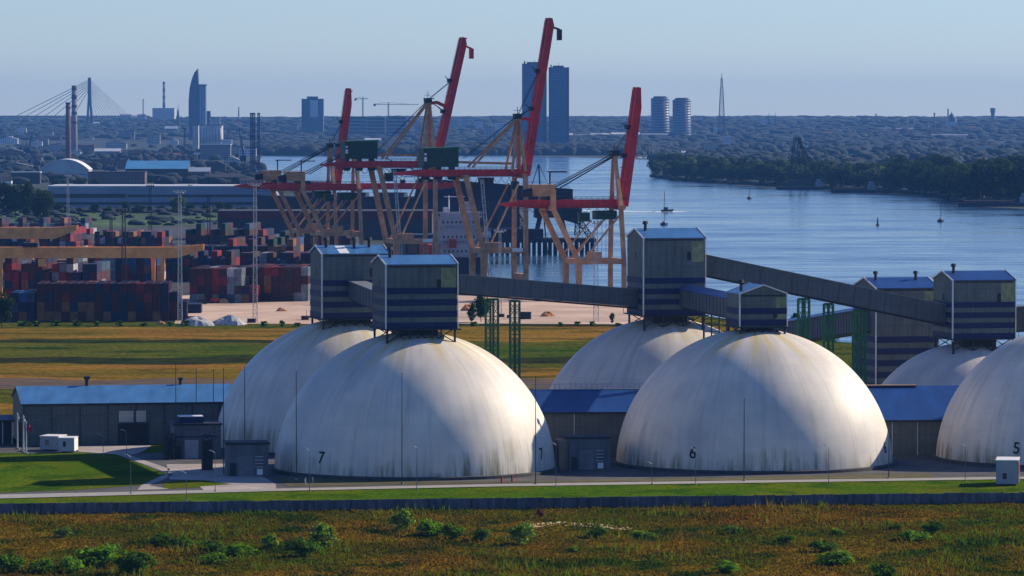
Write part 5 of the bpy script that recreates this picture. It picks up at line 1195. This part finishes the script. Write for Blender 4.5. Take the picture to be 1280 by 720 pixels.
# generic city fabric
r = random.Random(21)
LEFTB = [(0, 22, 171, 180, 'white'), (22, 33, 157, 168, 'white'), (2, 12, 152, 157, 'white'), (28, 40, 150, 154, 'pale'), (50, 66, 163, 172, 'pale'), (37, 60, 170, 182, 'grey'), (48, 92, 180, 190, 'cream'), (64, 80, 154, 158, 'white'),
         (100, 118, 182, 190, 'red'), (118, 150, 186, 197, 'grey'), (132, 158, 176, 186, 'pale'), (150, 168, 164, 174, 'grey'), (160, 176, 188, 202, 'brown'), (172, 182, 143, 149, 'white'), (150, 164, 143, 148, 'white'), (184, 200, 168, 180, 'cream'),
         (198, 214, 184, 196, 'brown'), (206, 222, 158, 168, 'grey'), (214, 236, 198, 212, 'dark'), (280, 300, 196, 210, 'pale'), (290, 304, 183, 194, 'cream'), (262, 282, 202, 216, 'dark'), (0, 30, 186, 198, 'brown'), (0, 40, 204, 216, 'grey'),
         (14, 50, 216, 230, 'dark'), (0, 14, 222, 236, 'white'), (36, 52, 194, 206, 'grey'), (116, 160, 200, 212, 'brown'), (234, 262, 210, 226, 'brown'), (262, 300, 218, 231, 'dark'), (300, 330, 224, 233, 'pale'), (66, 84, 190, 198, 'blind'), (60, 76, 171, 176, 'red')]
for i, (x0, x1, yt, yb, k) in enumerate(sorted(LEFTB)):
    st = r.choice(['flat', 'gable', 'gable', 'front']); w = {'red': 'brown'}.get(k, k)
    fb(x0, x1, yt, yb, '%s low building, %s from the left in the left city' % ({'white': 'white', 'pale': 'pale grey', 'grey': 'grey', 'cream': 'cream', 'brown': 'brown', 'dark': 'dark', 'blind': 'windowless grey', 'red': 'red-roofed'}[k], ORD[i] if i < 30 else ['third', 'second', 'very'][i - 30] + ' last'),
       w, 'red' if k == 'red' else r.choice(['dark', 'grey', 'pale', 'dark']), st, group='low buildings of the left city')
MIDB = [(560, 574, 150, 162, 'cream', 'f'), (576, 590, 146, 160, 'pale', 'f'), (594, 603, 152, 164, 'white', 'f'), (606, 616, 158, 184, 'pale', 'f'), (618, 634, 154, 166, 'white', 'f'), (636, 648, 156, 167, 'pale', 'f'), (588, 592, 151, 155, 'white', 'f'),
        (690, 716, 167, 173, 'white', 'g'), (718, 736, 168, 173, 'cream', 'g'), (738, 762, 167, 172, 'white', 'g'), (764, 800, 166, 172, 'white', 'g'), (802, 835, 167, 172, 'pale', 'g'), (752, 760, 161, 166, 'white', 'f'), (735, 741, 158, 162, 'white', 'f'),
        (699, 716, 180, 185, 'pale', 'g'), (456, 476, 173, 179, 'white', 'g'), (486, 500, 166, 172, 'pale', 'g'), (876, 886, 158, 163, 'white', 'f'), (892, 903, 160, 166, 'white', 'f'), (903, 913, 171, 186, 'white', 'f'), (880, 898, 180, 192, 'cream', 'f'),
        (852, 866, 189, 195, 'white', 'g'), (1048, 1053, 162, 167, 'white', 'f'), (1062, 1068, 162, 166, 'pale', 'f'), (1120, 1142, 160, 164, 'pale', 'g'), (1165, 1210, 168, 172, 'pale', 'g'), (1202, 1242, 184, 191, 'pale', 'f'), (1246, 1259, 177, 181, 'white', 'f'),
        (1172, 1182, 178, 187, 'brown', 'f'), (1272, 1278, 177, 181, 'white', 'f'), (1090, 1108, 218, 222, 'white', 'g'), (350, 372, 158, 166, 'grey', 'f'), (410, 430, 160, 170, 'grey', 'f'), (520, 545, 160, 168, 'grey', 'f'), (952, 972, 149, 157, 'white', 'f')]
for i, (x0, x1, yt, yb, k, g) in enumerate(sorted(MIDB)):
    fb(x0, x1, yt, yb, '%s small far building, %s from the left across the river' % ({'white': 'white', 'pale': 'pale grey', 'grey': 'grey', 'cream': 'cream', 'brown': 'brown'}[k], ORD[i] if i < 30 else ['fifth', 'fourth', 'third', 'second', 'last', 'l', 'm'][i - 30] + ' last'),
       k, 'pale' if k == 'white' else 'grey', 'gable' if g == 'g' else 'flat', group='small far buildings across the river')
TINY = [(r.uniform(0, 325), r.uniform(149, 200)) for _ in range(29)]
for i, (x, y) in enumerate(sorted(TINY)):
    w_ = r.uniform(5, 15) * (.6 + (y - 145) / 60); h_ = r.uniform(2, 5) * (.7 + (y - 145) / 50); k = r.choice(['white', 'pale', 'cream', 'white', 'grey'])
    fb(x - w_ / 2, x + w_ / 2, y - h_, y, '%s little house, %s from the left in the far left suburbs' % ({'white': 'white', 'pale': 'pale grey', 'cream': 'cream', 'grey': 'grey'}[k], ORD[i]), k, r.choice(['pale', 'grey', 'red', 'dark']), r.choice(['gable', 'flat', 'front']), name='small_house', group='little houses of the far left suburbs')
TINY2 = [(r.uniform(540, 1279), r.uniform(148, 180)) for _ in range(29)]
for i, (x, y) in enumerate(sorted(TINY2)):
    w_ = r.uniform(4, 12); h_ = r.uniform(3.2, 5.5); k = r.choice(['white', 'pale', 'cream', 'grey'])
    fb(x - w_ / 2, x + w_ / 2, y - h_, y, '%s little house, %s from the left in the woods across the river' % ({'white': 'white', 'pale': 'pale grey', 'cream': 'cream', 'grey': 'grey'}[k], ORD[i]), k, r.choice(['pale', 'grey', 'red', 'dark']), r.choice(['gable', 'flat', 'front']), name='small_house', group='little houses in the woods across the river')
# marina masts
for i in range(9):
    x = 788 + i * 4.6 + r.uniform(-1.2, 1.2); y = 199.2; p = gp(x, y); t_ = thing('moored_yacht', ORD[i] + ' from left of the tiny moored yachts under the far wooded shore', 'boat', (p.x, p.y, .2), R(r.uniform(-20, 20)), 'moored yachts at the far shore')
    hullmesh(14, 4.5, 1.8).build('hull', WHITE, t_); MB().tube((0, 7, 1), (0, 7, at(0, r.uniform(176, 186), p.y).z), .32, .25, 5).build('mast', GREY, t_)

# ================================================================== VEGETATION
def leaf_crown(seed, Rx, Rz, zc, ncl, nlv, ls, mats, name, flat=.5, rise=0, loose=0):
    """crown of small leaf faces gathered in clumps; uneven outline, gaps between clumps"""
    g = np.random.RandomState(seed); cl = []
    while len(cl) < ncl:
        p = g.uniform(-1, 1, 3)
        if np.linalg.norm(p) < 1: cl.append((p * [Rx * .8, Rx * .8, Rz * .8], g.uniform(.25, .48)))
    per = nlv // ncl; n = per * ncl; C = np.repeat(np.array([c[0] for c in cl]), per, 0); q = np.repeat(np.array([c[1] for c in cl]), per)
    d = g.normal(size=(n, 3)); d /= np.linalg.norm(d, axis=1)[:, None]; rad = g.uniform(.55, 1.05, n) ** .6
    if loose: q = q * g.uniform(.35, .9, ncl).repeat(per); rad = g.uniform(0, 1, n) ** .5 * (1 + loose * (g.rand(n) ** 4)); d[:, 2] = np.abs(d[:, 2]) * 1.3 - .3
    P = C + d * (rad * q)[:, None] * [Rx, Rx, Rz * flat * 1.5]
    P[:, 2] += zc
    nr = d + g.normal(size=(n, 3)) * .5; nr[:, 2] += .35; nr /= np.linalg.norm(nr, axis=1)[:, None]
    t = np.cross(nr, g.normal(size=(n, 3))); t /= np.linalg.norm(t, axis=1)[:, None]; b = np.cross(nr, t); L = ls * g.uniform(.6, 1.3, n)[:, None]
    V = np.stack([P - t * L * .5, P + b * L * .35, P + t * L * .5, P - b * L * .35], 1).reshape(-1, 3)
    if rise: V[:, 2] = np.where(V[:, 2] < .02, .02 + np.abs(V[:, 2]) * .35, V[:, 2])
    me = bpy.data.meshes.new(name); me.vertices.add(4 * n); me.vertices.foreach_set('co', V.ravel()); me.loops.add(4 * n); me.polygons.add(n)
    me.loops.foreach_set('vertex_index', np.arange(4 * n)); me.polygons.foreach_set('loop_start', np.arange(n) * 4)
    for m_ in mats: me.materials.append(m_)
    me.polygons.foreach_set('material_index', np.repeat(g.randint(0, len(mats), ncl), per)); me.update(calc_edges=True); return me
def wire_obj(name, me, parent=None):
    o = bpy.data.objects.new(name, me); COL.objects.link(o); o.parent = parent; return o
def make_tree(seed, h, label, group=None, ncl=26, nlv=1500, ls=.9, mats=None, trunk=True, name='broadleaf_tree', wide=.40):
    t_ = thing(name, label, 'tree', (0, 0, 0), 0, group)
    wire_obj('crown', leaf_crown(seed, h * wide, h * .46, h * .55, ncl, nlv, ls, mats or LEAF[:2], 'crown'), t_)
    if trunk:
        rr = random.Random(seed); m = MB(); m.tube((0, 0, -.2), (rr.uniform(-.3, .3), 0, h * .45), h * .022, h * .014, 7)
        for k in range(5):
            a = k * 1.3 + rr.random(); m.tube((0, 0, h * (.25 + k * .05)), (math.cos(a) * h * .24, math.sin(a) * h * .24, h * (.5 + k * .06)), h * .010, h * .004, 5)
        m.build('trunk', BARK, t_)
    return t_
# bushes of the foreground meadow
BG = 'bushes in the foreground meadow'
bproto = []
for i in range(4):
    t_ = thing('bush', 'x', 'bush', (0, 0, 0), 0, BG)
    mats = [[BUSHM[3], BUSHM[1]], [BUSHM[1], BUSHM[0]], [BUSHM[2], BUSHM[1]], [BUSHM[3], BUSHM[1]]][i]
    wire_obj('foliage', leaf_crown(50 + i, .56, .42, .34, 44, 2400, .085, mats, 'foliage', .85, 1, 1.1), t_)
    m = MB(); rr = random.Random(i)
    for k in range(7): m.tube((0, 0, 0), (rr.uniform(-.3, .3), rr.uniform(-.3, .3), .7), .015, .006, 4)
    m.build('stem', BARK, t_); bproto.append(t_)
BUSH = [(503, 664, 27, 29, 2, 'tall pale bush nearest the wall, left of middle'), (537, 670, 38, 22, 3, 'dark round bush right of the tall pale one'), (565, 674, 26, 22, 1, 'dark bush, right one of the three close to the tall pale bush'), (603, 677, 26, 18, 1, 'small dark bush between the trio and the pale grey bush'),
        (652, 681, 30, 30, 2, 'pale grey-green bush before the pale bare track'), (402, 685, 36, 33, 2, 'large pale-tipped bush left of middle'), (376, 696, 40, 26, 1, 'dark bush at the lower left of the large pale-tipped bush'), (338, 686, 22, 20, 2, 'small pale bush between the left dark bushes'),
        (200, 684, 28, 20, 1, 'small dark bush above the big green bushes at the left'), (226, 684, 26, 14, 1, 'low dark bush right of the small dark bush at the left'), (128, 708, 66, 30, 3, 'biggest bright green bush at the lower left'), (170, 718, 46, 32, 1, 'big blue-green bush at the lower left, right of the biggest'),
        (88, 716, 30, 22, 3, 'green bush left of the biggest bright one'), (10, 716, 34, 26, 1, 'bush in the lower left corner'), (52, 716, 34, 20, 3, 'bush right of the lower left corner bush'), (78, 672, 20, 14, 2, 'small pale bush in the upper left of the meadow'), (262, 688, 34, 14, 1, 'low dark bush in the middle left'), (300, 694, 36, 16, 3, 'low green bush right of the middle left'),
        (268, 704, 34, 14, 3, 'low green bush under the middle left'), (747, 672, 26, 15, 1, 'small bush at the right end of the pale bare track'), (802, 672, 30, 9, 3, 'low flat bush right of the pale bare track'), (917, 668, 22, 12, 2, 'small bush right of middle'), (1168, 668, 26, 18, 1, 'dark bush at the right'), (1140, 676, 44, 14, 3, 'low bright bush left of the dark bush at the right'),
        (1028, 690, 32, 16, 1, 'dark bush in the lower right'), (1044, 706, 50, 20, 3, 'bright green bush in the lower right below a dark one'), (906, 716, 30, 16, 3, 'small bright bush at the lower middle right'), (1102, 724, 38, 22, 1, 'dark bush at the bottom edge on the right'), (675, 648, 9, 14, 1, 'small rusty bush close to the wall near the middle'),
        (983, 678, 26, 10, 1, 'low bush in the middle of the right meadow'), (1120, 662, 18, 8, 1, 'tiny bush left of the dark bush at the right'), (1046, 668, 16, 8, 3, 'tiny low bush in the upper right meadow'), (716, 690, 16, 8, 3, 'tiny low bush in the middle meadow')]
for i, (x, y, w, h, k, l) in enumerate(BUSH):
    p = gp(x, y); s = p.y / 5760
    b = dup(bproto[k], p, i * 1.7, l, BG, (w * s * 1.32, w * s * .95, h * s * 1.25))
    if 'rusty' in l:
        for ch in b.children:
            if ch.name.startswith('foliage'): ch.material_slots[0].link = 'OBJECT'; ch.material_slots[1].link = 'OBJECT'; ch.material_slots[0].material = ch.material_slots[1].material = M('rusty_leaves', (.20, .05, .015), .8, .3, .8)
for t_ in bproto:
    for ch in list(t_.children): bpy.data.objects.remove(ch)
    bpy.data.objects.remove(t_)
# hedge along the container yard
hp = thing('hedge_bush', 'x', 'bush', (0, 0, 0), 0, 'hedge bushes behind the dry field'); wire_obj('foliage', leaf_crown(77, .6, .5, .4, 12, 500, .22, [LEAF[3], LEAF[1]], 'foliage', .6, 1), hp)
r = random.Random(5)
HX = [(30, 14), (44, 10), (70, 12), (96, 9), (120, 9), (150, 8), (180, 8), (212, 8), (232, 10), (330, 7), (352, 7), (372, 8), (592, 8), (700, 6), (722, 8), (740, 6), (772, 9), (1018, 10), (1040, 12), (1000, 10)]
for i, (x, w) in enumerate(HX):
    p = gp(x, 408 if x < 900 else 408 + (x - 985) * .3); s = p.y / 5760
    dup(hp, p, i * 2.1, 'low green hedge bush, %s from the left of the row behind the dry field' % ORD[i], 'hedge bushes behind the dry field', (w * s * 1.3, w * s, s * r.uniform(5, 9)))
for ch in list(hp.children): bpy.data.objects.remove(ch)
bpy.data.objects.remove(hp)
# near and mid trees
pt = [make_tree(100 + i, 1.0, 'x', nlv=2600, ls=.075, ncl=34, mats=[LEAF[:2], [LEAF[1], LEAF[0]], [LEAF[2], LEAF[1]]][i], wide=(.40, .34, .42)[i]) for i in range(3)]
TR = [(5, 411, 52, 0, .6, 'dark tree cut off by the left edge before the container yard'), (602, 403, 40, 0, .75, 'dark tree standing left of the green trestles'), (590, 404, 26, 1, .7, 'small dark tree left of the dark tree by the trestles'), (765, 405, 14, 1, .7, 'tiny tree in the sand yard left of the rear middle dome'), (860, 412, 20, 0, 1, 'dark little tree beneath the short gallery'),
      (8, 272, 44, 1, .9, 'leftmost tall tree of the grove at the left edge'), (20, 272, 46, 0, .8, 'second tree of the grove at the left edge'), (33, 273, 46, 1, .8, 'third tree of the grove at the left edge'), (46, 272, 40, 0, .9, 'fourth tree of the grove at the left edge'), (53, 280, 48, 0, .7, 'dark front tree of the grove, its right end'), (60, 268, 30, 1, .9, 'small tree right of the dark front tree'),
      (234, 262, 34, 0, 1.0, 'dark tree before the long warehouse'), (222, 268, 24, 2, 1.1, 'pale grey-green tree before the long warehouse'), (70, 236, 14, 0, 1.4, 'dark low tree before the white arched hall'), (100, 236, 16, 0, 1.3, 'dark tree right of the door of the white arched hall'), (120, 236, 12, 1, 1.4, 'small tree right of the white arched hall'),
      (995, 403, 12, 1, 1.6, 'green tree at the river bank behind dome 6'), (1012, 410, 10, 0, 1.6, 'second green tree at the river bank behind dome 6')]
for i, (x, y, h, k, w, l) in enumerate(TR):
    p = gp(x, y); s = p.y / 5760; dup(pt[k], p, i * 1.3, l, None, (h * s * w, h * s * w, h * s))
# low bushes in the green field before the long warehouse
for i in range(16):
    x = 70 + i * 17 + r.uniform(-5, 5); p = gp(x, 264.5 + r.uniform(0, 3)); s = p.y / 5760; h = r.uniform(7, 14)
    dup(pt[i % 2], p, i * 1.1, 'low round tree, %s from the left along the foot of the long warehouse' % ORD[i], 'low trees along the long warehouse', (h * s * 1.5, h * s * 1.2, h * s))
# headland wood: front trees one by one
SL = [(816, 221.5), (840, 225.5), (900, 229.5), (968, 233), (1040, 237), (1135, 242.5), (1180, 247), (1200, 254), (1290, 257), (1400, 258)]
def shore(x):
    for (a, b), (c, d) in zip(SL, SL[1:]):
        if a <= x <= c: return b + (d - b) * (x - a) / (c - a)
    return SL[0][1] if x < SL[0][0] else SL[-1][1]
n = 0; x = 822
ft = []
while x < 1330:
    for row in range(4):
        xx = x + r.uniform(-3, 3) + row * 2; ya = shore(max(816, xx)) - .5 - row * 3.6 + r.uniform(-1, .5)
        if row and xx < 826: continue
        ft.append((xx, ya, row))
    x += 10.5 + r.uniform(-2, 2)
GL = ['broad dark tree at the water edge of the wooded headland', 'dark tree in the second row of the wooded headland', 'tree in the third row of the wooded headland', 'tree in the back row of the wooded headland']
for i, (xx, ya, row) in enumerate(ft):
    p = gp(xx, ya); s = p.y / 5760; hh = r.uniform(15, 23) + (7 if xx > 1120 else 0) + (3 if xx > 1190 else 0); k = r.choice([0, 0, 1, 1, 2]) if xx < 1100 else r.choice([0, 1])
    dup(pt[k], p, i * 2.3, GL[row], 'trees of the wooded headland, row %d' % (row + 1), (hh * r.uniform(.95, 1.35), hh * 1.1, hh))
for t_ in pt:
    for ch in list(t_.children): bpy.data.objects.remove(ch)
    bpy.data.objects.remove(t_)
# woods that read as one mass: thousands of crowns, one object
def woods(name, label, spots, mats, seed):
    g = np.random.RandomState(seed)
    import bmesh
    bm = bmesh.new(); bmesh.ops.create_icosphere(bm, subdivisions=2, radius=1); base = np.array([v.co[:] for v in bm.verts]); tri = np.array([[v.index for v in f.verts] for f in bm.faces]); bm.free()
    n = len(spots); nv = len(base); V = np.repeat(base[None], n, 0); S = np.array(spots)   # x,y,z,rx,rz
    V = V * (1 + g.uniform(-.22, .22, (n, nv, 1))); V[:, :, :2] *= S[:, None, 3:4]; V[:, :, 2] *= S[:, None, 4]; V += S[:, None, :3]; V[:, :, 2] += S[:, None, 4] * .6
    T = (tri[None] + (np.arange(n) * nv)[:, None, None]).reshape(-1, 3)
    me = bpy.data.meshes.new(name); me.vertices.add(n * nv); me.vertices.foreach_set('co', V.ravel()); me.loops.add(T.size); me.polygons.add(len(T)); me.loops.foreach_set('vertex_index', T.ravel()); me.polygons.foreach_set('loop_start', np.arange(len(T)) * 3)
    for m_ in mats: me.materials.append(m_)
    me.polygons.foreach_set('use_smooth', [True] * len(T)); me.polygons.foreach_set('material_index', np.repeat(g.randint(0, len(mats), n), len(tri))); me.update(calc_edges=True)
    o = wire_obj(name, me); tag(o, label, 'woods', kind='stuff')
WM = [M('wood_dark', (.005, .014, .018), .95, .3, .02), M('wood_mid', (.009, .021, .024), .95, .3, .02), M('wood_pale', (.018, .034, .034), .95, .3, .02), M('wood_dark_blue', (.005, .012, .017), .9, .3, .02)]  # navy of the distant haze is put into these crown colours
g = np.random.RandomState(3); sp = []
while len(sp) < 8000:      # wooded city land rising to the horizon
    x = g.uniform(-120, 1400); y = 145.5 + 50 * g.rand() ** 1.15
    if y > 192 and x > 320: continue
    if x < 330 and y > 175: continue
    p = tp(x, y)
    if math.sin(p.x * .011 + 1.2 * math.sin(p.y * .004)) + g.uniform(-.6, .9) < -.55: continue
    hh = g.uniform(4, 9) * (1 + (p.y - 5000) / 26000); sp.append((p.x, p.y, p.z - 2, hh * g.uniform(.9, 2.4), hh * (.62 if y > 152 else .3)))
woods('far_woods', 'hazy blue wooded city land between the river and the horizon', sp, WM, 4)
sp = []
for x in np.arange(322, 812, 1.7):     # far shore belt
    for k in range(4):
        p = gp(x + g.uniform(-2, 2), 194.5 - k * 2.6 + g.uniform(-1, 0)); hh = g.uniform(7, 13); sp.append((p.x, p.y, 0, hh * g.uniform(.9, 1.5), hh * .75))
woods('shore_woods', 'dark tree belt along the far river shore behind the cranes', sp, [WM[0], WM[1], WM[3]], 5)
sp = []
for k in range(1500):      # body of the headland wood
    x = g.uniform(818, 1500); b = shore(max(816, min(x, 1399))) - 14; t = 172 if x > 900 else 196
    y = g.uniform(t, b); p = gp(x, y); hh = g.uniform(6, 10.5) * (1.15 if x > 1120 and y > 200 else 1); sp.append((p.x, p.y, 0, hh * g.uniform(.8, 1.4), hh * .8))
for x in np.arange(816, 1500, 1.1):
    p = gp(x + g.uniform(-1, 1), shore(max(816, min(x, 1399))) - .35 + g.uniform(-.5, .2)); hh = g.uniform(1.5, 4.0); sp.append((p.x, p.y, 0, hh * 1.6, hh * .7))
woods('headland_woods', 'dense dark wood covering the headland right of the river', sp, [WM[0], WM[1], WM[3], WM[2], LEAF[0], WM[2]], 6)
sp = []
for k in range(1900):       # green between the port buildings at the left
    x = g.uniform(-100, 325); y = g.uniform(160, 232); p = gp(x, y); hh = g.uniform(3.5, 8)
    if math.sin(p.x * .02) + math.sin(p.y * .006) + g.uniform(-1, .7) < -.2: continue
    sp.append((p.x, p.y, 0, hh * g.uniform(.9, 1.6), hh * .7))
for k in range(420):
    x = g.uniform(66, 345) if k % 3 else g.uniform(-100, 345); y = g.uniform(262.6, 266.5) if k % 3 else g.uniform(266, 282); p = gp(x, y); hh = g.uniform(1.2, 3.0); sp.append((p.x, p.y, 0, hh * g.uniform(.9, 2.2), hh * .6))
woods('port_woods', 'dark green trees scattered between the port buildings at the left', sp, [WM[0], WM[1], WM[3]], 7)
# meadow grass: real blades in tufts
def grass(name, label, n, x0, x1, y0, y1, hmin, hmax, mat, seed, wid=.22):
    g = np.random.RandomState(seed); X = g.uniform(x0, x1, n); Y = g.uniform(y0, y1, n)
    wl = 737.5 + (X + 82) * .139 - 1.6                # keep in front of the wall
    if 1: k = (Y < wl) & ((name == 'meadow_grass') | (np.sin(X * .21 + 1.7 * np.sin(Y * .13)) * np.sin(Y * .17 + 1.3 * np.sin(X * .09)) > .25)); X, Y = X[k], Y[k]; n = len(X)
    hp_ = .5 + .5 * np.sin(X * .13 + 2 * np.sin(Y * .07)) * np.sin(Y * .11 + X * .03); Hh = (hmin + (hmax - hmin) * g.rand(n) ** 2) * (.6 + .8 * hp_)
    V = []; a = g.uniform(0, 6.28, n)
    for k in range(3):
        b = a + k * 2.1; dx, dy = np.cos(b) * wid, np.sin(b) * wid; lx, ly = g.uniform(-.35, .35, n) * Hh, g.uniform(-.35, .35, n) * Hh
        V.append(np.stack([np.stack([X - dx, Y - dy, np.zeros(n)], 1), np.stack([X + dx, Y + dy, np.zeros(n)], 1), np.stack([X + lx, Y + ly, Hh * g.uniform(.7, 1.1, n)], 1)], 1))
    V = np.concatenate(V).reshape(-1, 3); N = len(V) // 3
    me = bpy.data.meshes.new(name); me.vertices.add(len(V)); me.vertices.foreach_set('co', V.ravel()); me.loops.add(len(V)); me.polygons.add(N); me.loops.foreach_set('vertex_index', np.arange(len(V))); me.polygons.foreach_set('loop_start', np.arange(N) * 3)
    me.materials.append(mat); me.update(calc_edges=True); o = wire_obj(name, me); tag(o, label, 'grass', kind='stuff')
grass('meadow_grass', 'rough brown and green grass covering the foreground meadow', 120000, -105, 105, 600, 764, .10, .5, leafy(meadow_material('meadow_blades', ((.024, .056, .003), (.10, .100, .005), (.19, .122, .011), (.20, .090, .013)), 1.0, .18), .4), 11)
TALL = leafy(meadow_material('tall_weeds', ((.045, .11, .006), (.10, .18, .010), (.16, .17, .02), (.18, .12, .02)), 1.0, .4), .45)
grass('tall_grass', 'taller weeds standing in clumps over the foreground meadow', 16000, -105, 105, 600, 762, .5, 1.5, TALL, 13, .09)

# ================================================================== LIGHT, SKY, AIR, CAMERA
SUN_AZ, SUN_EL = R(118), R(30)          # azimuth measured from the side facing the camera towards the right
sd = Vector((math.sin(SUN_AZ) * math.cos(SUN_EL), -math.cos(SUN_AZ) * math.cos(SUN_EL), math.sin(SUN_EL)))
sl = bpy.data.lights.new('sun', 'SUN'); sl.energy = 5.0; sl.angle = R(.5); sl.color = (1.0, .85, .64)
so = bpy.data.objects.new('sun', sl); COL.objects.link(so); so.rotation_euler = sd.to_track_quat('Z', 'Y').to_euler()
w = bpy.data.worlds.new('World'); scene.world = w; w.use_nodes = True; nt = w.node_tree; bg = nt.nodes['Background']
sky = nt.nodes.new('ShaderNodeTexSky'); sky.sky_type = 'NISHITA'; sky.sun_disc = False; sky.sun_elevation = SUN_EL; sky.sun_rotation = math.atan2(sd.x, sd.y)
sky.air_density = 1.0; sky.dust_density = 0.0; sky.ozone_density = 2.2; sky.altitude = 0
nt.links.new(mixc(nt, 1.0, sky.outputs[0], SKT, 'MULTIPLY'), bg.inputs[0]); bg.inputs[1].default_value = SKS
m = bpy.data.materials.new('haze'); m.use_nodes = True; nt = m.node_tree; nt.nodes.clear(); ou = nt.nodes.new('ShaderNodeOutputMaterial'); pv = nt.nodes.new('ShaderNodeVolumePrincipled')
pv.inputs['Color'].default_value = (.15, .42, 1.0, 1); pv.inputs['Density'].default_value = HAZE; pv.inputs['Anisotropy'].default_value = 0.0; nt.links.new(pv.outputs[0], ou.inputs['Volume'])
hz = MB().box((-8000, -300, -2.5), (8000, 17800, 190)).build('haze', m); hz['kind'] = 'stuff'; hz['label'] = 'thin blue air over the whole scene'; hz['category'] = 'haze'
cam = bpy.data.cameras.new('camera'); cam.sensor_width = 36; cam.lens = 162; cam.clip_start = 1; cam.clip_end = 60000
co = bpy.data.objects.new('camera', cam); COL.objects.link(co); co.location = (0, 0, H); co.rotation_euler = (math.pi / 2 - PIT, 0, 0); scene.camera = co
scene.render.resolution_x, scene.render.resolution_y = 1024, 576
vs = scene.view_settings; vs.view_transform = 'Standard'; vs.look = 'None'; vs.gamma = 1; vs.exposure = EXPO
scene.cycles.volume_bounces = 0
